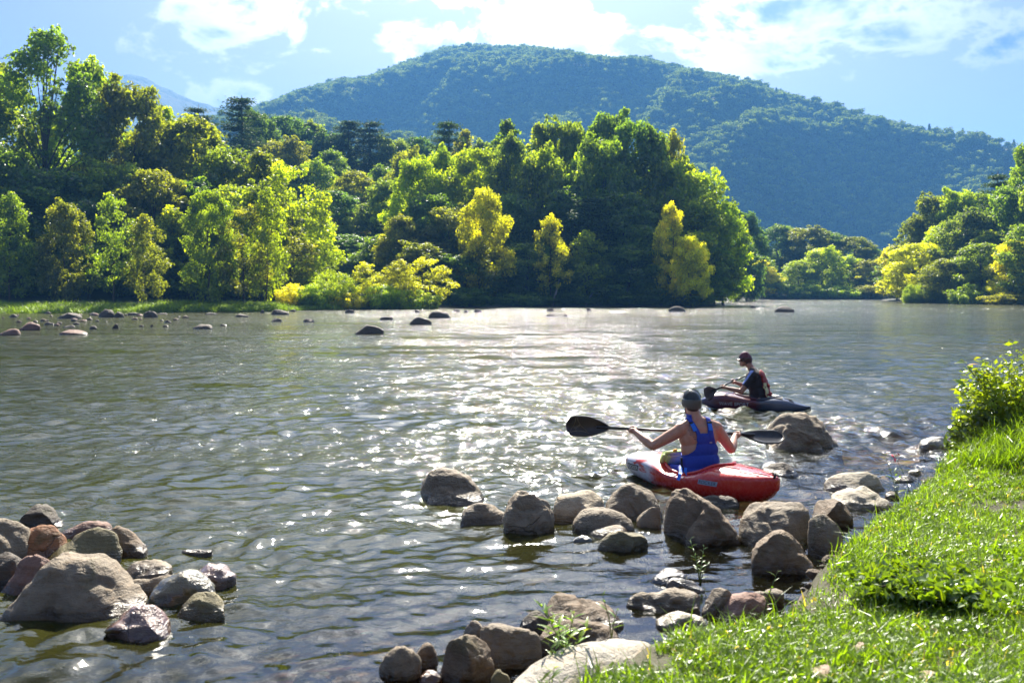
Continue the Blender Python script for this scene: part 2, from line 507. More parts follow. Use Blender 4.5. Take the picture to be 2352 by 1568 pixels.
def mount_z(P):
    az_ = np.arctan2(P[:, 0], P[:, 1]); pr = np.hypot(P[:, 0], P[:, 1])
    xv = 1176 + F * np.tan(az_)
    tl = (HY - np.interp(xv, MPX, MPY)) / F * np.cos(az_)          # height / range
    Rg = np.interp(xv, [0, 600, 1100, 1500, 1900, 2400], [1350, 1400, 1600, 1500, 1180, 1080])
    Rb = np.interp(xv, [0, 600, 1100, 1500, 1900, 2400], [520, 520, 560, 700, 930, 850])
    Hr = tl * Rg + H - 7
    t = (pr - Rb) / (Rg - Rb)
    prof = np.where(t < 1, np.clip(t, 0, 1) ** 1.12, 1 - .55 * (t - 1))
    P3 = np.c_[P, np.zeros(len(P))]
    rid = 1 - 2 * np.abs(fnoise(P3 @ np.array([[.8, .6, 0], [-.6, .8, 0], [0, 0, 1.]]) * np.array([1.6, .75, 1]), .0042, 3, 21))
    env = np.clip(t * (1 - t), 0, 1) * 4
    z = 3 + Hr * prof + env * rid * 78 - env * 38
    # two spurs running down towards the river
    for (x0, y0, x1, y1, hgt, wd) in ((120, 1450, 60, 620, 30, 80), (PX(1540, 1400), 1400, PX(1960, 760), 760, 34, 60)):
        a_ = np.array([x0, y0]); ab = np.array([x1 - x0, y1 - y0])
        tt = np.clip(((P - a_) @ ab) / (ab @ ab), 0, 1)
        dd = np.hypot(*(P - a_ - tt[:, None] * ab).T)
        z += hgt * env * np.exp(-(dd / wd) ** 2)
    z = np.minimum(z, tl * pr + H - 7 + 400 * (t > 1.0))
    return np.where(t < -.05, -30.0, z), t


mz, mt = mount_z(P)
mountain = link('mountain', mesh_np('mountain', np.c_[P, mz], Fc), M_MOUNT)
mountain['kind'] = 'structure'

# far blue mountain on the left
BPX = [-600, 0, 150, 290, 330, 400, 450, 500, 540, 600, 700]
BPY = [330, 260, 215, 182, 190, 224, 245, 262, 250, 262, 300]
ang2 = np.linspace(R(-48), R(-8), 130)
P, Fc = polar_grid(np.linspace(1400, 3000, 70), ang2)
xv = 1176 + F * np.tan(np.arctan2(P[:, 0], P[:, 1])); pr = np.hypot(P[:, 0], P[:, 1])
Hb = (HY - np.interp(xv, BPX, BPY)) / F * np.cos(np.arctan2(P[:, 0], P[:, 1])) * 2500
t = (pr - 1400) / 1100
z = 20 + Hb * np.where(t < 1, np.clip(t, 0, 1), 1 - .5 * (t - 1)) + np.clip(t * (1 - t), 0, 1) * 110 * fnoise(np.c_[P, pr * 0], .002, 4, 31)
z = np.minimum(z, Hb / 2500 * pr + H + 300 * (t > 1)) + 7 * fnoise(np.c_[P, pr * 0], .03, 2, 37)
mountain2 = link('mountain', mesh_np('mountain_far', np.c_[P, z], Fc), M_MOUNT)
mountain2['kind'] = 'structure'

# ---- river surface with real waves
wr = np.concatenate([np.geomspace(2.6, 50, 700)[:-1], np.geomspace(50, 285, 70)])
wa = np.concatenate([np.linspace(-88, -33, 60)[:-1], np.linspace(-33, 33, 500), np.linspace(33, 88, 60)[1:]])
P, Fc = polar_grid(wr, np.radians(wa))
pr = np.hypot(P[:, 0], P[:, 1])
sp = pr * np.radians(66 / 500)
spr = pr * np.where(pr < 50, math.log(50 / 2.6) / 700, math.log(5.7) / 70)
P3 = np.c_[P, pr * 0]
# where the surface is choppy, and where it is nearly still
calm = np.exp(-(((P[:, 0] - .9) / 2.3) ** 2 + ((P[:, 1] - 6.1) / 1.5) ** 2)) * .75
rif = (.9 * np.exp(-(((P[:, 0] - 1.1) / .7) ** 2 + ((P[:, 1] - 10.9) / .8) ** 2)) + 1.0 * np.exp(-(((P[:, 0] - 3.6) / 1.3) ** 2 + ((P[:, 1] - 15.9) / .7) ** 2)) + np.exp(-(((P[:, 0] - 4.0) / 3.0) ** 2 + ((P[:, 1] - 15.2) / 2.2) ** 2)) + .8 * np.exp(-(((P[:, 0] - 5.2) / 1.8) ** 2 + ((P[:, 1] - 12.5) / 1.6) ** 2))
       + .8 * np.exp(-(((P[:, 0] - .6) / 1.0) ** 2 + ((P[:, 1] - 10.2) / 1.0) ** 2)) + 1.1 * np.exp(-((P[:, 1] - 112) / 12) ** 2) + .9 * sstep(P[:, 1], 135, 160))
amp = (.75 + .35 * fnoise(P3 * np.array([.5, 1, 1]), .16, 2, 41)) * (1 - calm) * (1 + 1.2 * rif)
zz = np.zeros(len(P)); wr_rng = np.random.default_rng(3)
warp = .5 * np.stack([fnoise(P3, .35, 2, 43), fnoise(P3, .35, 2, 44)], -1)
Pw = P + warp
for i in range(96):
    lam = .10 * (2.6 / .10) ** (i / 95)
    th = wr_rng.normal(0, .95) + math.pi / 2 + .25
    k = 2 * math.pi / lam
    ph = wr_rng.uniform(0, 6.28)
    fade = sstep(lam / np.maximum(sp * 1.0, spr), 2.6, 5.0)
    slope = .024 * (1.5 if .12 < lam < .5 else (1.0 if lam < .9 else .42))
    zz += fade * slope / k * np.sin(k * (Pw[:, 0] * math.cos(th) + Pw[:, 1] * math.sin(th)) + ph)
zz *= amp * 1.25
zz -= .004
# the bow wave and wash around the hulls
s1 = sdist(P, near_edge, near_poly); s2 = sdist(P, far_edge, far_poly)
deep = sstep(-s1, .8, 4.2) * sstep(-s2, -1, 2)
water_me = mesh_np('river', np.c_[P, zz], Fc, attrs={'deep': ('POINT', deep), 'choppy': ('POINT', np.clip(amp, 0, 3))})

m_, nt, out = new_mat('river_water')
M_WATER = m_
pos = nt.new('ShaderNodeNewGeometry').outputs['Position']
px, py, pz = nt.sep(pos)
dp = nt.new('ShaderNodeAttribute', attribute_name='deep').outputs['Fac']
ch = nt.new('ShaderNodeAttribute', attribute_name='choppy').outputs['Fac']
wv = nt.comb(nt.m('MULTIPLY', px, .72), py, 0)
b1 = nt.noise(wv, 1.7, 3, .6, .6)
b2 = nt.noise(wv, 6.5, 3, .6, .4)
b3 = nt.noise(wv, 21, 2, .6, .2)
b1 = nt.m('ABSOLUTE', nt.m('SUBTRACT', b1, .5)); b2r = nt.m('ABSOLUTE', nt.m('SUBTRACT', b2, .5))
gust = nt.smooth(nt.noise(nt.comb(nt.m('MULTIPLY', px, .25), py, 0), .55, 5, .7), .36, .62, .22, 1.75)
farw = nt.smooth(py, 8, 30)
h = nt.m('ADD', nt.m('MULTIPLY', b2, .020), nt.m('MULTIPLY', b3, .0085))
h = nt.m('ADD', h, nt.m('MULTIPLY', b2r, -.032))
h = nt.m('MULTIPLY', h, gust)
h = nt.m('MULTIPLY', h, nt.smooth(py, 5.5, 12, .38, 1.0))
h = nt.m('ADD', h, nt.m('MULTIPLY', nt.m('MULTIPLY', nt.m('MULTIPLY', b1, farw), gust), -.16))
h = nt.m('MULTIPLY', h, nt.m('MULTIPLY', ch, 1.0))
bp = nt.new('ShaderNodeBump'); bp.inputs['Strength'].default_value = 1.0; bp.inputs['Distance'].default_value = 1.0
nt.put(bp.inputs['Height'], h)
gl = nt.new('ShaderNodeBsdfGlossy'); gl.distribution = 'GGX'
nt.put(gl.inputs['Roughness'], nt.smooth(py, 5, 90, .055, .115))
nt.l.new(bp.outputs[0], gl.inputs['Normal'])
fr = nt.new('ShaderNodeFresnel'); fr.inputs[0].default_value = 1.42; nt.l.new(bp.outputs[0], fr.inputs['Normal'])
body = nt.new('ShaderNodeBsdfDiffuse'); body.inputs[0].default_value = (.036, .037, .006, 1)
tr = nt.new('ShaderNodeBsdfTransparent'); tr.inputs[0].default_value = (.92, .80, .55, 1)
mxa = nt.new('ShaderNodeMixShader'); nt.put(mxa.inputs[0], nt.m('ADD', nt.m('MULTIPLY', dp, .9), .08)); nt.l.new(tr.outputs[0], mxa.inputs[1]); nt.l.new(body.outputs[0], mxa.inputs[2])
mxb = nt.new('ShaderNodeMixShader'); nt.put(mxb.inputs[0], nt.m('MULTIPLY', fr.outputs[0], 1.0, clamp=True)); nt.l.new(mxa.outputs[0], mxb.inputs[1]); nt.l.new(gl.outputs[0], mxb.inputs[2])
nt.l.new(mxb.outputs[0], out.inputs[0])
river = link('river', water_me, M_WATER)
river['kind'] = 'structure'

# ---- haze
hz = Bag(); hz.box((0, 1500, 277.5), (6400, 4600, 565))
m_, nt, out = new_mat('haze_air')
pv = nt.new('ShaderNodeVolumePrincipled')
pv.inputs['Color'].default_value = (.15, .45, 1.0, 1)
pv.inputs['Density'].default_value = .00026
pv.inputs['Anisotropy'].default_value = .15
nt.l.new(pv.outputs[0], out.inputs['Volume'])
haze = link('haze', hz.mesh('haze', False), m_)
haze['kind'] = 'stuff'; haze['label'] = 'thin pale blue air between the river and the mountains'
# ------------------------------------------------------------------ trees
def leaf_quads(C, N, size, g, asp=.62):
    """rhombic leaves at C with normals N, sizes size"""
    n = len(C)
    N = N / (np.linalg.norm(N, axis=1, keepdims=True) + 1e-9)
    A = g.normal(size=(n, 3)); A -= N * (A * N).sum(1, keepdims=True); A /= np.linalg.norm(A, axis=1, keepdims=True) + 1e-9
    B = np.cross(N, A)
    s = size[:, None]
    V = np.stack([C - A * s, C - B * s * asp + N * s * .12, C + A * s, C + B * s * asp + N * s * .12], 1).reshape(-1, 3)
    Fc = np.arange(n * 4).reshape(-1, 4)
    return V, Fc


def blob_leaves(blobs, per, size, g, squash=.75, fuzz=.34):
    Cs, Ns, Ts, Ss = [], [], [], []
    for (c, rb, tn) in blobs:
        n = int(per * (rb / 2.0) ** 2)
        D = g.normal(size=(n, 3)); D /= np.linalg.norm(D, axis=1, keepdims=True)
        D[:, 2] = np.abs(D[:, 2]) * np.where(g.random(n) < .72, 1, -1)
        lump = 1 + .55 * fnoise(D + np.array(c) * .7, 2.4, 2, 9)
        r0 = rb * lump * (1 - np.abs(g.normal(0, fuzz, n)) + .12 * g.random(n))
        C = np.array(c) + D * r0[:, None] * np.array([1, 1, squash])
        Cs.append(C); Ns.append(D * .8 + g.normal(size=(n, 3)) * .75 + np.array([0, 0, .35]))
        Ts.append(np.clip(tn + g.normal(0, .2, n), 0, 1)); Ss.append(size * g.uniform(.6, 1.25, n))
    C = np.concatenate(Cs); N = np.concatenate(Ns); T = np.concatenate(Ts); S = np.concatenate(Ss)
    return C, N, T, S


def crown_mesh(name, C, N, T, S, g):
    V, Fc = leaf_quads(C, N, S, g)
    return mesh_np(name, V, Fc, False, {'tone': ('FACE', T)})


def limb_mesh(name, Ht, blobs, g, r0=.32, lean=(0, 0), forks=12, zfork=.18):
    b = Bag()
    top = np.array([lean[0], lean[1], Ht * .82])
    tr_pts = [np.array([0, 0, -.6])] + [np.array([lean[0] * t ** 1.5 + g.normal(0, .12), lean[1] * t ** 1.5 + g.normal(0, .12), Ht * .82 * t]) for t in (.08, .2, .35, .5, .65, .82)] + [top]
    b.tube(tr_pts, [r0 * 1.5, r0 * 1.1, r0, r0 * .85, r0 * .68, r0 * .5, r0 * .32, r0 * .14], 8)
    idx = g.permutation(len(blobs))[:forks]
    for i in idx:
        c = np.array(blobs[i][0])
        t = np.clip(c[2] / (Ht * .82) * .62, zfork, .9)
        k = t * (len(tr_pts) - 2); k0 = int(k); base = tr_pts[1 + min(k0, len(tr_pts) - 3)] * (1 - k + k0) + tr_pts[2 + min(k0, len(tr_pts) - 3)] * (k - k0) if k0 < len(tr_pts) - 2 else tr_pts[-2]
        mid = base * .5 + c * .5 + np.array([0, 0, .1 * np.linalg.norm(c - base)]) * (1 if g.random() < .5 else -.5)
        rr = r0 * .42 * (1 - t * .5)
        b.tube([base, base * .6 + mid * .4, mid, c * .8 + mid * .2, c], [rr, rr * .8, rr * .55, rr * .3, rr * .12], 5)
    return b.mesh(name)


def broadleaf(seed, Ht=20., Rad=7., n=40, base=.06, pw=(.5, .75), per=430, leaf=.26, open_=0.0, r0=.3, forks=12, rb=(1.4, 2.7), top_n=True, zfork=.18):
    g = np.random.default_rng(seed)
    blobs = []
    for i in range(n):
        t = base + (1 - base) * ((i + .5) / n) ** .9
        prof = min(1, ((t - base) / .22 + .35)) * max(0.0, 1 - max(0, (t - pw[0]) / (1.04 - pw[0])) ** 2) ** pw[1]
        rr = Rad * prof
        ang = i * 2.399 + g.normal(0, .5)
        r = rr * g.uniform(.35, 1.0) ** (.7)
        b_ = g.uniform(*rb) * (.75 + .35 * prof)
        r = max(0, min(r, rr * 1.05 - b_ * .45))
        blobs.append(((r * math.cos(ang), r * math.sin(ang), min(t * Ht, Ht - b_ * .6)), b_, g.uniform(.25, .7)))
    for i in range(int(n * .9)):      # small outlying sprays that break the outline
        c, b_, tn = blobs[g.integers(len(blobs))]
        d = g.normal(size=3); d[2] = abs(d[2]) * .8; d /= np.linalg.norm(d)
        q = np.array(c) + d * b_ * g.uniform(.8, 1.2)
        blobs.append((tuple(q), b_ * g.uniform(.28, .6), min(1, tn + .15)))
    C, N, T, S = blob_leaves(blobs, per * (1 - open_), leaf, g)
    return crown_mesh('broadleaf_crown', C, N, T, S, g), limb_mesh('broadleaf_trunk', Ht, blobs[:n], g, r0, (g.normal(0, .5), g.normal(0, .5)), forks, zfork)


def pine(seed, Ht=24., Rad=4.5, layers=17, ragged=.35, start=.25):
    g = np.random.default_rng(seed)
    Cs = []; Ts = []; Ns = []; b = Bag()
    b.tube([(0, 0, -.5), (.1, 0, Ht * .4), (0, .1, Ht * .8), (0, 0, Ht)], [.34, .26, .14, .03], 8)
    for L in range(layers):
        t = start + (1 - start) * L / layers
        z = Ht * t
        rr = Rad * (1 - (t - start) / (1.02 - start)) ** .75 + .5
        for k in range(g.integers(4, 7)):
            a = g.uniform(0, 6.28); ln = rr * g.uniform(1 - ragged, 1.15)
            d = np.array([math.cos(a), math.sin(a), 0])
            rise = g.uniform(.0, .35)
            pts = [np.array([0, 0, z]) + d * ln * s + np.array([0, 0, ln * rise * s * s - .1 * ln * s]) for s in (0, .35, .7, 1)]
            b.tube(pts, [.07, .05, .035, .015], 4, False)
            for s in np.linspace(.3, 1.0, 6):
                c = np.array([0, 0, z]) + d * ln * s + np.array([0, 0, ln * rise * s * s - .1 * ln * s])
                m = 22; w_ = .30 + .42 * (1 - abs(s - .65))
                off = g.normal(size=(m, 3)) * np.array([w_, w_, .22])
                Cs.append(c + off + [0, 0, .1]); Ns.append(g.normal(size=(m, 3)) * .6 + [0, 0, .8]); Ts.append(g.uniform(.1, .8, m))
    C = np.concatenate(Cs); T = np.concatenate(Ts); N = np.concatenate(Ns)
    return crown_mesh('pine_crown', C, N, T, g.uniform(.10, .26, len(C)), g), b.mesh('pine_trunk')


def shrub(seed, Ht=5., Rad=2.6, n=26, leaf=.13, per=600, up=.6):
    g = np.random.default_rng(seed)
    blobs = []
    for i in range(n):
        a = i * 2.399; r = Rad * math.sqrt((i + .5) / n) * .85
        zt = Ht * (1 - .55 * (r / Rad) ** 2) * g.uniform(.6, 1.0)
        for zf in (1.0, .6, .25):
            blobs.append(((r * math.cos(a) * (.75 + .25 * zf), r * math.sin(a) * (.75 + .25 * zf), zt * zf), g.uniform(.35, .7) * Ht / 5, g.uniform(.35, .8)))
    C, N, T, S = blob_leaves(blobs, per * 4, leaf, g, 1.25, .4)
    b = Bag()
    for i in range(0, n * 3, 3):
        c = blobs[i][0]; b.tube([(c[0] * .25, c[1] * .25, -.2), (c[0] * .7, c[1] * .7, c[2] * .5), c], [.05, .03, .01], 4, False)
    return crown_mesh('shrub_crown', C, N, T, S, g), b.mesh('shrub_stems')


KIND = {
    'full': [broadleaf(1, n=62, per=300, leaf=.31, rb=(1.0, 2.3)), broadleaf(2, Rad=6.4, n=64, pw=(.4, .8), per=300, leaf=.31, rb=(.9, 2.2)), broadleaf(3, Rad=7.5, n=66, pw=(.5, .6), per=300, leaf=.32, rb=(1.0, 2.4)), broadleaf(4, Rad=7.2, n=58, pw=(.35, .7), per=290, leaf=.32, rb=(.9, 2.5))],
    'open': [broadleaf(5, Ht=24, Rad=8, n=88, base=.14, open_=.0, per=330, leaf=.24, r0=.42, forks=34, rb=(.7, 1.9), pw=(.35, .95), zfork=.3)],
    'airy': [broadleaf(7, Ht=14, Rad=5, n=30, base=.16, per=330, leaf=.24, r0=.16, rb=(.8, 1.6), pw=(.45, .8)), broadleaf(8, Ht=14, Rad=4.4, n=30, base=.08, per=380, leaf=.23, r0=.15, rb=(.8, 1.7), pw=(.35, .95))],
    'spire': [broadleaf(9, Ht=22, Rad=4.6, n=58, base=.08, per=320, leaf=.3, rb=(.8, 1.8), pw=(.3, 1.1))],
    'pine': [pine(10, 24, 5.0, 12, .65, .3), pine(12, 24, 5.2, 10, .7, .42), pine(17, 24, 4.6, 14, .6, .35)],
    'shrub': [shrub(13), shrub(14, 4.2, 3.2, 30)],
    'ball': [shrub(15, 3.6, 2.4, 34, .07, 1500)],
}
DIM = {'full': (20, 15.5), 'open': (24, 16), 'airy': (14, 10), 'spire': (22, 10), 'pine': (24, 9.5), 'shrub': (5.3, 5.6), 'ball': (3.9, 5.2)}
_cnt = {}
SPECIES = {'full': 'broadleaf_tree', 'open': 'broadleaf_tree', 'airy': 'young_tree', 'spire': 'broadleaf_tree', 'pine': 'pine_tree', 'shrub': 'shrub', 'ball': 'shrub'}
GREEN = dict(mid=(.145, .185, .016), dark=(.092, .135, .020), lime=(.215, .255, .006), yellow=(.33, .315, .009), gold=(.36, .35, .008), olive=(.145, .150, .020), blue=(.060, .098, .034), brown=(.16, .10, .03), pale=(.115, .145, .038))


def tree(kind, xv, top, wv, d, col, label, cat=None, group=None, zb=None, var=None):
    if xv < 780 and d < 145 and kind not in ('shrub', 'ball') and cat is None: d *= 1.15
    """a tree whose crown spans wv columns and reaches row top when seen from the bank, standing d metres out"""
    ms = KIND[kind]; i = _cnt.get(kind, 0) if var is None else var; _cnt[kind] = i + 1
    cm, tm = ms[i % len(ms)]
    x = PX(xv, d)
    if zb is None: zb = float(ground_z([(x, d)])[0]) - .1
    ztop = PZ(top, d)
    hh = max(1.2, ztop - zb); ww = wv / F * d * (1.35 if kind in ('shrub', 'ball') else 1.22 if kind in ('full', 'spire') else (1.55 if kind == 'pine' else 1.1))
    e = bpy.data.objects.new(SPECIES[kind], None); COL.objects.link(e)
    e.empty_display_size = 1
    e.location = (x, d, zb); e.rotation_euler = (0, 0, random.uniform(0, 6.28))
    Hd, Wd = DIM[kind]
    e.scale = (ww / Wd, ww / Wd, hh / Hd)
    mt_ = M_PINE if kind == 'pine' else M_LEAF
    c_ = link('crown' if kind not in ('shrub', 'ball') else 'foliage', cm, mt_, e)
    v = [random.uniform(.86, 1.14) for _ in range(3)]
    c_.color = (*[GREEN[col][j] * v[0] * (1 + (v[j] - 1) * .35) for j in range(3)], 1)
    t_ = link('trunk' if kind not in ('shrub', 'ball') else 'stems', tm, M_BARK, e)
    tag(e, label, cat or ('shrub' if kind in ('shrub', 'ball') else 'tree'), group)
    return e


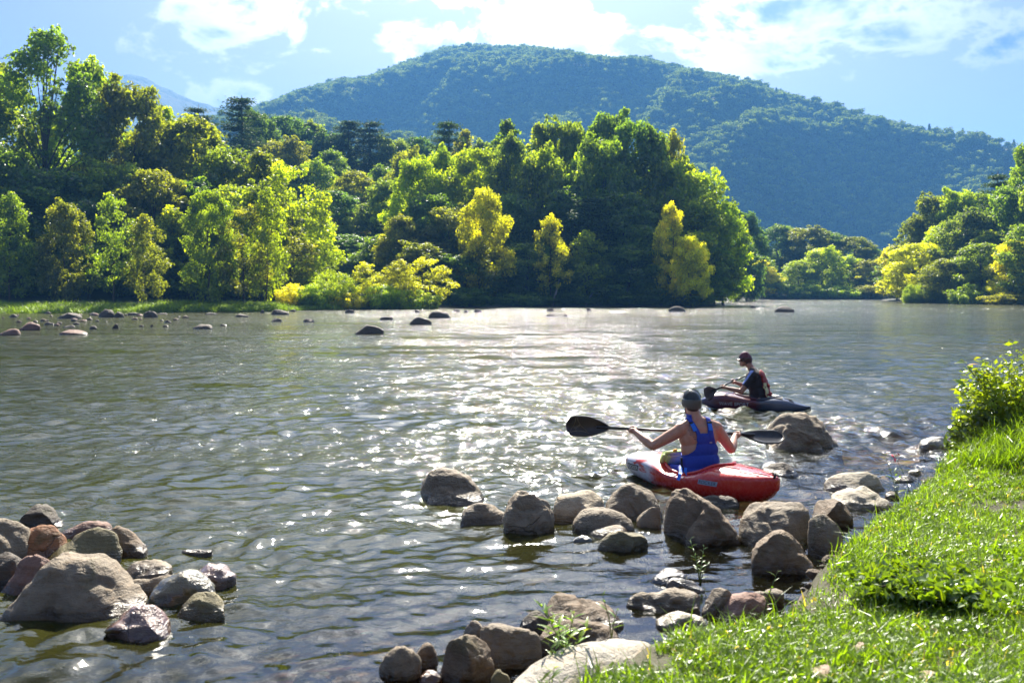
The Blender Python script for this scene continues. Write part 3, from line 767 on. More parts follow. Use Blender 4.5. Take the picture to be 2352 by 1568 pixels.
LB = 'trees on the left bank'; CB = 'trees of the wooded point'; RB = 'trees on the right bank'; HB = 'trees on the hill behind the left bank'; IB = 'trees across the gap in the river'
T = [
    # left bank, back rows then front rows
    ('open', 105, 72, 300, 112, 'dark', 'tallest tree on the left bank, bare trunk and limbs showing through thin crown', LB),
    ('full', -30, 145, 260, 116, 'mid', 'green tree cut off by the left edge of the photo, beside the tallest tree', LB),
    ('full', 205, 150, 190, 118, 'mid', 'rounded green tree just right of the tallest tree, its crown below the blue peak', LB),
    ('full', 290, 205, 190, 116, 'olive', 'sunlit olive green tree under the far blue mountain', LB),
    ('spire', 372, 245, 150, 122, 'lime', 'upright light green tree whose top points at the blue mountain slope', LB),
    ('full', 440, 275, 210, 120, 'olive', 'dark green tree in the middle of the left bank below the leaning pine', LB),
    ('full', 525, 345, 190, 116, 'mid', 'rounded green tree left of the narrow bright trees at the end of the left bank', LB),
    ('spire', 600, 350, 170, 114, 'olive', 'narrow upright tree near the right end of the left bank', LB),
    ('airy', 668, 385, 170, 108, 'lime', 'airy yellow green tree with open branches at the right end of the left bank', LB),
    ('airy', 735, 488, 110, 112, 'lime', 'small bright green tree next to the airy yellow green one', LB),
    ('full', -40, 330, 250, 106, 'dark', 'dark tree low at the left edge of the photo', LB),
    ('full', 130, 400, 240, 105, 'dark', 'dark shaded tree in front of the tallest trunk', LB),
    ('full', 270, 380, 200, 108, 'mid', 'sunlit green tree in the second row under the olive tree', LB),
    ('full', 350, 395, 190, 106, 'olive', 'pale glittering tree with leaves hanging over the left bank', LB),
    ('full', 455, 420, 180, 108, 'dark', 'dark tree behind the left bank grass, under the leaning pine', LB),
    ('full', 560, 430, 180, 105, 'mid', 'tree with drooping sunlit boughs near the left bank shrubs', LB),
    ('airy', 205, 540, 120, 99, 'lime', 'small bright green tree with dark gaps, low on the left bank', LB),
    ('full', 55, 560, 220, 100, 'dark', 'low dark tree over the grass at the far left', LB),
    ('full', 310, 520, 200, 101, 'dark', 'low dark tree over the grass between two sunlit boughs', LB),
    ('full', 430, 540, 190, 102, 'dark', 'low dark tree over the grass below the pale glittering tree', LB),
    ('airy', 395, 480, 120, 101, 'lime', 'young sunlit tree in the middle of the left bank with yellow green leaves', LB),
    ('full', 545, 560, 180, 103, 'dark', 'low dark tree behind the strip of grass, left of the yellow shrubs', LB),
    ('airy', 640, 520, 160, 104, 'olive', 'olive young tree right behind the first yellow shrub', LB),
    ('spire', 700, 500, 110, 118, 'mid', 'mid green tree between the airy tree and the gap with dark trunks', LB),
    # pines on the skyline
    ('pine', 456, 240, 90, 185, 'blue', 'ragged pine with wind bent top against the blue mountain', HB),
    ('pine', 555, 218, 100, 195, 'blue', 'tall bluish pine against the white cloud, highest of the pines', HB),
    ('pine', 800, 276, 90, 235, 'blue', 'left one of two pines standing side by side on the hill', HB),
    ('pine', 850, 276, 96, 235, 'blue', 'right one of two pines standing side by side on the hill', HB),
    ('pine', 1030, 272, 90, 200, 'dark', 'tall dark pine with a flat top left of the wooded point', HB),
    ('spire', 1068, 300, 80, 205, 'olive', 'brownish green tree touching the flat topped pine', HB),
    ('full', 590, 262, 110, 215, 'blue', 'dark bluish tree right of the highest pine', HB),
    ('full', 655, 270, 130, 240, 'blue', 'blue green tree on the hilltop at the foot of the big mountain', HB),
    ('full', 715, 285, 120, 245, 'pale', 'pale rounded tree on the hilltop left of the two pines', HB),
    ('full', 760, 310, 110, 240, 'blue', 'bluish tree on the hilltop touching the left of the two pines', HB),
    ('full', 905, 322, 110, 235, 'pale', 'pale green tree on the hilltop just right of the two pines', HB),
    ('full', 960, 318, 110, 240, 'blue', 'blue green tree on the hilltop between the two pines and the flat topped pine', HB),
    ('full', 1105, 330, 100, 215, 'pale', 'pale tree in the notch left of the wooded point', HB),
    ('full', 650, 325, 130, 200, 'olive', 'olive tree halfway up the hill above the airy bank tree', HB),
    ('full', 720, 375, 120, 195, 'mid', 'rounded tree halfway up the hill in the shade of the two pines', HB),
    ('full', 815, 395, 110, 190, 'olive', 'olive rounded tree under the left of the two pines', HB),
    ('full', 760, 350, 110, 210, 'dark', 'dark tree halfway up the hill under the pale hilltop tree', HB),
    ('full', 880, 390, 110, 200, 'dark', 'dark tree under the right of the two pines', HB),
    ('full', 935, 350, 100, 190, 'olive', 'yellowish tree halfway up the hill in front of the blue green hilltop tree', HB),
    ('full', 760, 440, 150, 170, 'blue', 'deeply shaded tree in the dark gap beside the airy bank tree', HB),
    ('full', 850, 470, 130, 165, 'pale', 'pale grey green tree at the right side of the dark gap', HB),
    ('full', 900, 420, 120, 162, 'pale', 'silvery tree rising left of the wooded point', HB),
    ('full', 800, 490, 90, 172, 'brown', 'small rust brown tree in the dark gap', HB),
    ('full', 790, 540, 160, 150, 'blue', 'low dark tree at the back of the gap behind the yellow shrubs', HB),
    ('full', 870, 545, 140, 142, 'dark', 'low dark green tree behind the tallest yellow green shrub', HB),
    # wooded point
    ('full', 965, 372, 130, 150, 'lime', 'bright green tree at the left shoulder of the wooded point', CB),
    ('full', 1015, 350, 110, 158, 'mid', 'mid green tree under the flat topped pine', CB),
    ('full', 1095, 345, 150, 152, 'lime', 'rounded bright green tree on the left side of the wooded point', CB),
    ('spire', 1165, 278, 110, 160, 'dark', 'pointed dark tree, leftmost peak of the wooded point', CB),
    ('full', 1175, 320, 120, 150, 'pale', 'pale green tree directly below the leftmost dark peak', CB),
    ('spire', 1238, 286, 100, 156, 'mid', 'narrow green tree with a thin pointed tip, second peak of the wooded point', CB),
    ('full', 1290, 290, 130, 158, 'mid', 'rounded tree in the middle of the wooded point skyline', CB),
    ('spire', 1328, 284, 70, 160, 'lime', 'small pointed light green tip beside the highest crown of the point', CB),
    ('full', 1400, 268, 150, 158, 'dark', 'highest tree of the wooded point with a dark flat crown', CB),
    ('full', 1455, 285, 170, 150, 'dark', 'broad dark green tree right of the highest crown of the point', CB),
    ('full', 1500, 310, 140, 148, 'mid', 'green tree on the right shoulder of the wooded point', CB),
    ('airy', 1548, 310, 100, 150, 'olive', 'thin crowned tree standing alone against the mountain on the right shoulder', CB),
    ('full', 1555, 375, 160, 146, 'lime', 'sunlit yellow green tree on the right slope of the wooded point', CB),
    ('airy', 1625, 400, 130, 145, 'lime', 'bright tree with loose top twigs on the right slope of the point', CB),
    ('full', 1600, 455, 170, 142, 'lime', 'broad sunlit tree above the right tip of the wooded point', CB),
    ('full', 1660, 470, 110, 144, 'lime', 'yellow green tree forming the outer right edge of the wooded point', CB),
    ('full', 1640, 560, 110, 139, 'mid', 'low green tree overhanging the water at the right tip of the point', CB),
    ('full', 1370, 330, 150, 146, 'mid', 'green tree in front of the highest crown of the point', CB),
    ('full', 1240, 350, 140, 146, 'mid', 'sunlit tree in the middle row under the second peak', CB),
    ('full', 990, 450, 150, 142, 'dark', 'shaded tree low on the left side of the point', CB),
    ('full', 920, 500, 120, 136, 'olive', 'olive tree behind the yellow shrubs at the left of the point', CB),
    ('full', 1040, 480, 150, 138, 'olive', 'grey olive tree left of the big yellow tree', CB),
    ('full', 965, 560, 130, 130, 'olive', 'brownish low tree above the brightest shrub', CB),
    ('full', 1180, 450, 160, 142, 'dark', 'dark tree right behind the big yellow tree', CB),
    ('full', 1300, 440, 170, 142, 'dark', 'dark tree in the middle of the point behind the two young yellow trees', CB),
    ('full', 1420, 450, 170, 140, 'dark', 'dark tree between the young yellow trees and the golden tree', CB),
    ('pine', 1350, 450, 110, 136, 'blue', 'bluish conifer half hidden in the dark middle of the point', CB),
    ('full', 1500, 520, 160, 136, 'dark', 'dark tree left behind the golden tree', CB),
    ('full', 1210, 560, 160, 134, 'dark', 'low dark tree over the rocky shore between the yellow trees', CB),
    ('full', 1440, 570, 170, 133, 'dark', 'low dark tree over the water left of the golden tree', CB),
    ('full', 1050, 590, 150, 129, 'dark', 'low dark tree over the water right of the yellow shrubs', CB),
    ('full', 1340, 590, 150, 132, 'dark', 'low dark tree over the leaning pale trunks', CB),
    ('full', 1112, 436, 112, 129, 'yellow', 'big yellow tree with hanging orange twigs on the wooded point', CB),
    ('airy', 1105, 560, 120, 128, 'olive', 'thin yellow brown tree under the big yellow tree', CB),
    ('airy', 1265, 500, 88, 129, 'yellow', 'slender yellow tree with a pale leaning trunk', CB),
    ('airy', 1350, 535, 112, 130, 'lime', 'rounded yellow green tree right of the slender yellow one', CB),
    ('full', 1540, 474, 84, 131, 'gold', 'golden yellow tree top, brightest on the point', CB),
    ('full', 1585, 545, 80, 130, 'gold', 'lower golden tree hanging towards the water', CB),
    # across the gap
    ('full', 1715, 490, 80, 205, 'blue', 'bluish tree behind the tip of the wooded point', IB),
    ('full', 1690, 560, 70, 200, 'blue', 'dark low tree at the back of the gap touching the point', IB),
    ('full', 1790, 520, 120, 285, 'dark', 'dark green rounded tree behind the cone shaped tree', IB),
    ('full', 1850, 525, 110, 280, 'olive', 'olive rounded tree in the back row across the gap', IB),
    ('full', 1905, 535, 100, 285, 'dark', 'dark tree in the back row across the gap', IB),
    ('full', 1960, 545, 90, 280, 'olive', 'olive tree in the back row near the right bank', IB),
    ('full', 2005, 570, 70, 280, 'dark', 'small dark tree in the back row at the foot of the right bank', IB),
    ('full', 1740, 590, 90, 250, 'dark', 'dark low tree left of the cone shaped tree', IB),
    ('spire', 1750, 598, 76, 243, 'yellow', 'cone shaped yellow green tree alone at the water across the gap', IB),
    ('full', 1890, 571, 104, 252, 'lime', 'largest bright yellow green tree across the gap', IB),
    ('full', 1835, 600, 80, 248, 'lime', 'bright green tree left of the largest one across the gap', IB),
    ('full', 1950, 590, 90, 255, 'lime', 'sunlit tree right of the largest one across the gap', IB),
    ('full', 2000, 600, 80, 250, 'olive', 'olive tree at the right end of the row across the gap', IB),
    ('full', 1780, 640, 80, 245, 'lime', 'low bright bush like tree beside the cone shaped tree', IB),
    # right bank
    ('full', 2060, 565, 80, 205, 'yellow', 'yellowish tree where the right bank begins', RB),
    ('full', 2105, 500, 110, 195, 'olive', 'olive tree rising above the start of the right bank', RB),
    ('full', 2150, 455, 110, 195, 'olive', 'olive green tree top on the right bank skyline', RB),
    ('full', 2205, 442, 110, 190, 'lime', 'bright topped tree on the right bank skyline', RB),
    ('full', 2245, 445, 110, 192, 'mid', 'green tree left of the dark pine on the right bank', RB),
    ('pine', 2292, 392, 90, 180, 'dark', 'dark pine on the right bank skyline', RB),
    ('full', 2365, 335, 130, 176, 'mid', 'tall green tree cut by the right edge of the photo', RB),
    ('full', 2330, 430, 130, 172, 'dark', 'dark tree below the right bank pine', RB),
    ('full', 2440, 300, 160, 165, 'mid', 'tall tree just outside the right edge', RB),
    ('full', 2110, 560, 130, 178, 'yellow', 'yellow tree leaning over the right bank', RB),
    ('full', 2165, 520, 120, 182, 'lime', 'sunlit yellow green tree in the middle of the right bank', RB),
    ('full', 2225, 490, 130, 175, 'pale', 'grey green tree in the middle of the right bank', RB),
    ('full', 2180, 595, 110, 166, 'olive', 'olive low tree over the stony shore of the right bank', RB),
    ('full', 2255, 560, 120, 162, 'mid', 'low green tree sloping towards the stony shore', RB),
    ('spire', 2270, 530, 110, 168, 'lime', 'bright green leaning tree near the right edge', RB),
    ('full', 2330, 555, 110, 155, 'yellow', 'yellow tree at the right edge above the shore', RB),
    ('full', 2400, 500, 160, 152, 'dark', 'dark tree beyond the yellow one at the right edge', RB),
    ('ball', 2098, 650, 46, 168, 'mid', 'round light green shrub on the stony shore', None),
    ('ball', 2140, 652, 60, 166, 'pale', 'wide pale shrub right of the round green shrub', None),
    ('shrub', 2330, 672, 130, 150, 'olive', 'low olive shrubs at the right edge along the stony shore', None),
    ('shrub', 2230, 640, 80, 157, 'mid', 'green shrub under the leaning bright tree', None),
    ('shrub', 1850, 652, 90, 243, 'lime', 'bright shrub at the water across the gap, left one', None),
    ('shrub', 1925, 650, 100, 243, 'lime', 'bright shrub at the water across the gap, middle one', None),
    ('shrub', 1990, 655, 80, 242, 'olive', 'olive shrub at the water across the gap, right one', None),
    # shrubs on the left shore
    ('shrub', 672, 640, 60, 107, 'yellow', 'leftmost yellow shrub beside the grass strip', None),
    ('shrub', 718, 652, 70, 107, 'lime', 'low olive shrub between two yellow shrubs', None),
    ('ball', 765, 624, 105, 110, 'lime', 'soft feathery pale green shrub behind the grass strip', None),
    ('airy', 842, 606, 90, 112, 'yellow', 'upright yellow green shrub with a dark stone at its foot', 'shrub'),
    ('airy', 915, 600, 100, 114, 'yellow', 'tall yellow green shrub in the middle of the shore shrubs', 'shrub'),
    ('airy', 985, 596, 110, 116, 'yellow', 'rightmost tall yellow green shrub, its leaves like bright coins', 'shrub'),
    ('shrub', 800, 665, 80, 109, 'yellow', 'low yellow shrub in front of the feathery one', None),
    ('shrub', 880, 655, 90, 111, 'lime', 'low bright shrub under the tall yellow green ones', None),
    ('shrub', 950, 655, 100, 113, 'lime', 'wide bright shrub closing the shrub row above the water', None),
    ('shrub', 1060, 660, 110, 124, 'dark', 'dark low shrub on the stony shore of the point', None),
    ('shrub', 1180, 668, 130, 127, 'dark', 'dark low shrub behind the driftwood on the point', None),
    ('shrub', 1300, 672, 130, 130, 'dark', 'dark low shrub at the foot of the leaning pale trunk', None),
    ('shrub', 1430, 665, 140, 131, 'dark', 'dark shrub over the water left of the golden tree', None),
    ('shrub', 1560, 660, 140, 133, 'dark', 'dark shrub at the right tip of the wooded point', None),
]
for (k, xv, top, wv, d, c, lab, grp) in T:
    if grp == 'shrub': tree(k, xv, top, wv, d, c, lab, 'shrub')
    else: tree(k, xv, top, wv, d, c, lab, None, grp)

for (k, xv, top, wv, d, c, lab) in [('airy', 20, 450, 130, 105, 'mid', 'young sunlit tree at the left edge in front of the dark wood'), ('full', 150, 470, 110, 106, 'olive', 'small olive tree below the fork of the tallest tree'), ('airy', 262, 455, 120, 105, 'mid', 'young green tree left of the pale glittering tree, in front of the wood'),
        ('airy', 335, 500, 110, 104, 'olive', 'young olive tree standing close to the grass in the middle of the left bank'), ('full', 480, 440, 110, 106, 'mid', 'small rounded tree under the leaning pine, in front of the wood'), ('airy', 560, 480, 120, 105, 'olive', 'young drooping tree close to the grass near its right end'),
        ('airy', 610, 440, 110, 106, 'lime', 'young bright tree left of the airy yellow green one')]:
    tree(k, xv, top, wv, d, c, lab, 'tree', LB)
# trees that close the gaps deep inside the wood; nothing tells one from the next
fill = []
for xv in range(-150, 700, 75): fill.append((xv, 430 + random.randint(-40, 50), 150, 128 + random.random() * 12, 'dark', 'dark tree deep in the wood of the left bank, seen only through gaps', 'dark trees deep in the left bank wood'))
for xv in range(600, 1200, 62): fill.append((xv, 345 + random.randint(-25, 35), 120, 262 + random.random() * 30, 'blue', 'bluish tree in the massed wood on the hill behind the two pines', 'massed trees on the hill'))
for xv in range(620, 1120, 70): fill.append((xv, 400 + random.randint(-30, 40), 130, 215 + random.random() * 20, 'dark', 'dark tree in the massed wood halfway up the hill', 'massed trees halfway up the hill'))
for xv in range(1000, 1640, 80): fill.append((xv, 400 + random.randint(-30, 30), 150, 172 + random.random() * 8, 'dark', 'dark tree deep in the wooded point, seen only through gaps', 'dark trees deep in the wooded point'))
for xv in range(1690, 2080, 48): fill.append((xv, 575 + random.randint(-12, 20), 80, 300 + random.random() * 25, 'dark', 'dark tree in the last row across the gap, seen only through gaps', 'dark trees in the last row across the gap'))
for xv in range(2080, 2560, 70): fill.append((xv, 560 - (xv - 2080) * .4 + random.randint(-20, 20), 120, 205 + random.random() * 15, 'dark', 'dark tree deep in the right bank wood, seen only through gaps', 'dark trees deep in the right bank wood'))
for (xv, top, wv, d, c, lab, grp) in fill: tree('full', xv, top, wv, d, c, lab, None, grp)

# ------------------------------------------------------------------ instancing from one self-contained mesh
def scatter(name, protos, pts, rot, scale, idx, mat, label=None):
    """protos: list of (V,F,tone) islands; pts etc. arrays; everything lives in this one object"""
    Vs = []; Fs = []; pid = []; tone = []; b = 0
    for i, (V, Fc, T_) in enumerate(protos):
        Vs.append(V); Fs.append(np.asarray(Fc) + b); b += len(V); pid += [i] * len(V); tone.append(T_)
    np_ = b
    Vs.append(pts); V = np.concatenate(Vs); Fc = np.concatenate(Fs)
    n = len(pts)
    pidv = np.array(pid + [0] * n, float)
    isp = np.array([0.] * np_ + [1.] * n)
    r3 = np.concatenate([np.zeros((np_, 3)), rot]); s3 = np.concatenate([np.ones((np_, 3)), scale])
    ii = np.concatenate([np.zeros(np_), idx])
    me = mesh_np(name, V, Fc, False, {'pid': ('POINT', pidv), 'is_pt': ('POINT', isp), 'irot': ('POINT', r3), 'iscale': ('POINT', s3), 'iidx': ('POINT', ii), 'tone': ('FACE', np.concatenate(tone))})
    o = link(name, me, mat)
    o['kind'] = 'stuff'
    if label: o['label'] = label
    gt = bpy.data.node_groups.new(name, 'GeometryNodeTree')
    gt.interface.new_socket('Geometry', in_out='INPUT', socket_type='NodeSocketGeometry')
    gt.interface.new_socket('Geometry', in_out='OUTPUT', socket_type='NodeSocketGeometry')
    N = gt.nodes; L = gt.links
    gi = N.new('NodeGroupInput'); go = N.new('NodeGroupOutput')
    def attr(nm, ty):
        a = N.new('GeometryNodeInputNamedAttribute'); a.data_type = ty; a.inputs[0].default_value = nm; return a.outputs[0]
    cmp_ = N.new('FunctionNodeCompare'); cmp_.data_type = 'FLOAT'; cmp_.operation = 'GREATER_THAN'
    L.new(attr('is_pt', 'FLOAT'), cmp_.inputs[0]); cmp_.inputs[1].default_value = .5
    sg = N.new('GeometryNodeSeparateGeometry'); sg.domain = 'POINT'
    L.new(gi.outputs[0], sg.inputs[0]); L.new(cmp_.outputs[0], sg.inputs[1])
    f2i = N.new('FunctionNodeFloatToInt'); L.new(attr('pid', 'FLOAT'), f2i.inputs[0])
    sp_ = N.new('GeometryNodeSplitToInstances'); sp_.domain = 'POINT'
    L.new(sg.outputs[1], sp_.inputs[0]); L.new(f2i.outputs[0], sp_.inputs['Group ID'])
    f2j = N.new('FunctionNodeFloatToInt'); L.new(attr('iidx', 'FLOAT'), f2j.inputs[0])
    iop = N.new('GeometryNodeInstanceOnPoints')
    L.new(sg.outputs[0], iop.inputs['Points']); L.new(sp_.outputs[0], iop.inputs['Instance'])
    iop.inputs['Pick Instance'].default_value = True
    L.new(f2j.outputs[0], iop.inputs['Instance Index'])
    e2r = N.new('FunctionNodeEulerToRotation'); L.new(attr('irot', 'FLOAT_VECTOR'), e2r.inputs[0])
    L.new(e2r.outputs[0], iop.inputs['Rotation']); L.new(attr('iscale', 'FLOAT_VECTOR'), iop.inputs['Scale'])
    L.new(iop.outputs[0], go.inputs[0])
    md = o.modifiers.new('scatter', 'NODES'); md.node_group = gt
    return o


g = np.random.default_rng(77)
def small_crown(seed, tall, wide, n, leaf):
    g2 = np.random.default_rng(seed)
    bl = [((g2.normal(0, wide * .28), g2.normal(0, wide * .28), tall * g2.uniform(.35, .85)), wide * g2.uniform(.22, .38), g2.uniform(.3, .8)) for _ in range(9)]
    C, N_, T_, S = blob_leaves(bl, n, leaf, g2, .8, .2)
    V, Fc = leaf_quads(C, N_, S, g2, .8)
    return V, Fc, T_
def small_conifer(seed, tall, wide):
    g2 = np.random.default_rng(seed); n = 420
    t = g2.random(n) ** .7; r = wide * .5 * (1 - t) * g2.uniform(.3, 1, n) + .3; a = g2.uniform(0, 6.28, n)
    C = np.c_[r * np.cos(a), r * np.sin(a), tall * (.12 + .88 * t)]
    V, Fc = leaf_quads(C, g2.normal(size=(n, 3)) + [0, 0, .8], g2.uniform(.5, 1.1, n), g2, .6)
    return V, Fc, g2.uniform(0, .5, n)
protos = [small_crown(1, 15, 12, 22, .95), small_crown(2, 14, 13, 22, 1.0), small_crown(3, 17, 10, 24, .9), small_crown(4, 12, 11, 22, .9), small_conifer(5, 14, 8), small_conifer(6, 16, 8)]
n = 43000
a_ = g.uniform(R(-38), R(38), n); rr = np.sqrt(g.uniform(460 ** 2, 1640 ** 2, n))
P = np.c_[rr * np.sin(a_), rr * np.cos(a_)]
mz, mt = mount_z(P)
keep = (mt > 0.0) & (mt < 1.05) & (mz > 1)
P = P[keep]; mz = mz[keep]; mt = mt[keep]; n = len(P)
con = (g.random(n) < np.where(mt > .9, .22, .08) * (1 + .8 * fnoise(np.c_[P, mz * 0], .01, 2, 51)))
idx = np.where(con, g.integers(4, 6, n), g.integers(0, 4, n)).astype(float)
s = g.uniform(.42, .95, n)
scatter('mountain_forest', protos, np.c_[P, mz - 2], np.c_[np.zeros(n), np.zeros(n), g.uniform(0, 6.28, n)], np.c_[s, s, s * g.uniform(.85, 1.15, n)], idx, M_FARLEAF,
        'hazy green forest covering the mountain').color = (.11, .17, .022, 1)
# ------------------------------------------------------------------ stones
RC = dict(grey=(.22, .172, .115), brown=(.175, .12, .07), dark=(.095, .075, .055), orange=(.28, .115, .04), pink=(.27, .155, .115), beige=(.38, .31, .21), olive=(.19, .16, .075), light=(.44, .385, .29), tan=(.27, .21, .14), blue=(.17, .185, .20))
STONES = []


def stone(x0, x1, base, prof, depth=.8, col='grey', seed=0, box=.8, nz=.10, cuts=0, lean=.12, zb=0.0, sub=4, fine=.035, mat=None, label=None, group=None, dfront=None, parent=None, name='boulder', embed=.22, ridge=0.0, flat=0.0):
    """stone standing with its front foot at row base; prof = rows of its upper outline from left to right"""
    g = np.random.default_rng(seed * 7 + 3)
    df = DW(base, zb) if dfront is None else dfront
    wpx = (x1 - x0)
    wid = wpx / F * df
    D = wid * depth
    dc = df + D * .42
    wid = wpx / F * dc
    cx = PX((x0 + x1) / 2, dc)
    bm = bmesh.new(); bmesh.ops.create_icosphere(bm, subdivisions=sub, radius=1)
    V = np.array([v.co[:] for v in bm.verts]); Fc = np.array([[v.index for v in f.verts] for f in bm.faces]); bm.free()
    u = np.clip(V[:, 0], -1, 1); ru = np.sqrt(np.clip(1 - u ** 2, 1e-4, 1))
    vv = np.clip(V[:, 1] / ru, -1, 1); ww = np.clip(V[:, 2] / ru, -1, 1)
    sg = lambda a, p: np.sign(a) * np.abs(a) ** p
    endf = np.clip((1 - np.abs(u)) / .07, 0, 1) ** .5
    dprof = np.clip(1 - np.abs(u) ** 3.0, 0, 1) ** .5
    Q = np.c_[u, dprof * sg(vv, box), endf * sg(ww, box)]
    for k_ in range(cuts + 3):
        nn = np.array([g.normal(0, .75), -abs(g.normal(0, 1)) - .25, g.normal(.35, .6)]); nn /= np.linalg.norm(nn)
        dd = Q @ nn; c_ = dd.max() * g.uniform(.52, .80)
        Q -= np.outer(np.clip(dd - c_, 0, None) * (.95 if cuts > 1 else .6), nn)
    Q *= (1 + nz * 1.3 * fnoise(V + seed, 1.5, 3, seed % 50))[:, None]
    prof = np.array(prof, float)
    hz_ = PZ(prof, dc + lean * D * .3)
    P_ = np.interp(Q[:, 0], np.linspace(-1, 1, len(hz_)), hz_) - zb
    P_ = np.maximum(P_, .02)
    x = Q[:, 0] * wid / 2
    y = dc + D / 2 * Q[:, 1]
    z = np.where(Q[:, 2] >= 0, Q[:, 2] * P_, Q[:, 2] * (embed + .1 * P_))
    y += lean * D * np.clip(Q[:, 2], 0, 1.2) * dprof
    V2 = np.c_[x, y, z + zb]
    V2[:, 0] += cx
    # surface relief: dents, creases and pits
    nrm = V / np.linalg.norm(V, axis=1, keepdims=True)
    q = V2 + seed * 3.7
    sc_ = 1 / max(wid, .12) ** .7
    dsp = fine * 2.3 * wid ** .8 * (fnoise(q, 3.2 * sc_, 3, 5) - .9 * np.clip(.16 - np.abs(fnoise(q + 9, 2.2 * sc_, 2, 12)), 0, 1) * 3 * (cuts > 0) + .35 * fnoise(q, 15 * sc_, 3, 6))
    if ridge: dsp += ridge * wid * (np.abs(fnoise(q @ np.array([[1, 0, .3], [0, 1, 0], [-.3, 0, 1.]]) * [.6, .6, 4.5], 2.4, 2, 8)) - .3)
    V2 += nrm * dsp[:, None] * np.array([.6, 1, .8])
    ctr = np.array([cx, dc, zb])
    me = mesh_np('boulder', V2 - ctr, Fc, True)
    o = link(name, me, mat or M_ROCK)
    o.location = ctr
    c0 = RC[col]; j = g.uniform(.9, 1.1)
    o.color = (c0[0] * j, c0[1] * j, c0[2] * j, 1)
    if label: tag(o, label, 'boulder' if wpx > 110 else 'stone', group)
    return o


LG = 'boulders at the left edge of the water'; MG = 'boulders in the row behind the pool'; BG = 'stones along the grassy bank'
# left cluster
stone(35, 140, 1219, [1206, 1178, 1160, 1155, 1160, 1180, 1215], .9, 'dark', 1, .75, .08, 3, label='dark peaked boulder farthest back in the left cluster', group=LG)
stone(-70, 70, 1300, [1215, 1195, 1190, 1192, 1198, 1222], .8, 'grey', 2, .85, .10, 2, fine=.06, label='rough grey boulder cut by the left edge of the photo', group=LG)
stone(-40, 60, 1350, [1300, 1280, 1275, 1280, 1320], .8, 'dark', 3, label='black shaded boulder under the rough grey one at the left edge', group=LG)
stone(33, 150, 1285, [1240, 1215, 1209, 1210, 1218, 1236], .8, 'orange', 4, .85, .05, 0, label='smooth orange brown boulder in the left cluster', group=LG)
stone(140, 266, 1237, [1225, 1214, 1205, 1201, 1200, 1208], .5, 'pink', 5, .8, .05, 0, label='flat pinkish stone behind the mossy slanting boulder', group=LG)
stone(246, 337, 1277, [1216, 1212, 1216, 1232, 1250, 1268], .9, 'brown', 6, .8, .08, 2, label='brown boulder at the right back corner of the left cluster', group=LG)
stone(68, 268, 1305, [1296, 1270, 1248, 1232, 1222, 1221, 1223, 1245], .62, 'olive', 7, .8, .07, 2, lean=.2, label='long mossy brown boulder slanting up to the right', group=LG)
stone(4, 115, 1368, [1335, 1300, 1284, 1280, 1283, 1300], .75, 'pink', 8, .85, .12, 2, fine=.05, label='pitted pinkish boulder half hidden behind the largest boulder', group=LG)
stone(8, 330, 1440, [1405, 1355, 1312, 1290, 1283, 1286, 1297, 1318, 1345, 1368, 1395], .72, 'tan', 9, .78, .05, 2, lean=.34, sub=5, fine=.04, label='largest boulder of the left cluster, domed and dark in front', group=LG)
stone(276, 395, 1331, [1305, 1291, 1288, 1290, 1289, 1300], .8, 'tan', 10, .8, .06, 1, label='flat tan boulder right of the long mossy one', group=LG)
stone(290, 428, 1367, [1338, 1333, 1330, 1324, 1320, 1320, 1330], .4, 'tan', 11, .9, .04, 1, zb=0, label='narrow slab lying behind the largest boulder', group=LG)
stone(345, 500, 1388, [1350, 1332, 1322, 1318, 1318, 1325, 1345], .7, 'olive', 12, .8, .06, 1, mat=M_WETROCK, label='wet olive boulder with glints at the right of the left cluster', group=LG)
stone(428, 545, 1352, [1326, 1308, 1299, 1300, 1308, 1322], .8, 'pink', 13, .85, .08, 1, mat=M_WETROCK, label='wet reddish stone farthest right in the left cluster', group=LG)
stone(398, 517, 1428, [1412, 1385, 1368, 1362, 1365, 1378, 1395], .8, 'olive', 14, .8, .12, 3, ridge=.03, label='greenish creased stone in front of the wet olive boulder', group=LG)
stone(242, 386, 1470, [1440, 1412, 1400, 1398, 1402, 1412, 1430], .8, 'pink', 15, .85, .09, 2, mat=M_WETROCK, label='wet shining boulder at the foot of the largest one', group=LG)
stone(415, 490, 1272, [1268, 1264, 1261, 1263, 1266], .5, 'brown', 16, .8, .05, 0, sub=3, label='flat stone barely breaking the surface right of the left cluster', group=LG)

# row behind the pool
stone(947, 1111, 1160, [1112, 1098, 1088, 1079, 1078, 1085, 1091, 1096, 1112, 1135], .8, 'grey', 20, .72, .05, 3, lean=.22, sub=5, label='big grey boulder alone in the water, left of the row', group=MG)
stone(1056, 1172, 1206, [1172, 1163, 1161, 1166, 1172, 1178, 1186], .7, 'grey', 21, .8, .10, 1, lean=.2, label='low creased boulder right in front of the lone grey one', group=MG)
stone(1168, 1200, 1172, [1155, 1142, 1138, 1140], .9, 'dark', 22, sub=3, label='small dark stone behind the upright pitted boulder', group=MG)
stone(1159, 1274, 1232, [1182, 1152, 1136, 1130, 1132, 1140, 1152, 1172], .8, 'tan', 23, .8, .10, 2, lean=.3, sub=5, fine=.05, label='upright boulder with two dark hollows in its face', group=MG)
stone(1273, 1396, 1204, [1150, 1144, 1142, 1138, 1134, 1131, 1130, 1142], .8, 'beige', 24, .62, .04, 3, lean=.25, label='pale beige block with a flat top', group=MG)
stone(1311, 1453, 1229, [1200, 1180, 1172, 1169, 1169, 1172, 1182, 1200], .7, 'grey', 25, .78, .03, 0, label='smooth oval boulder in front of the pale beige block', group=MG)
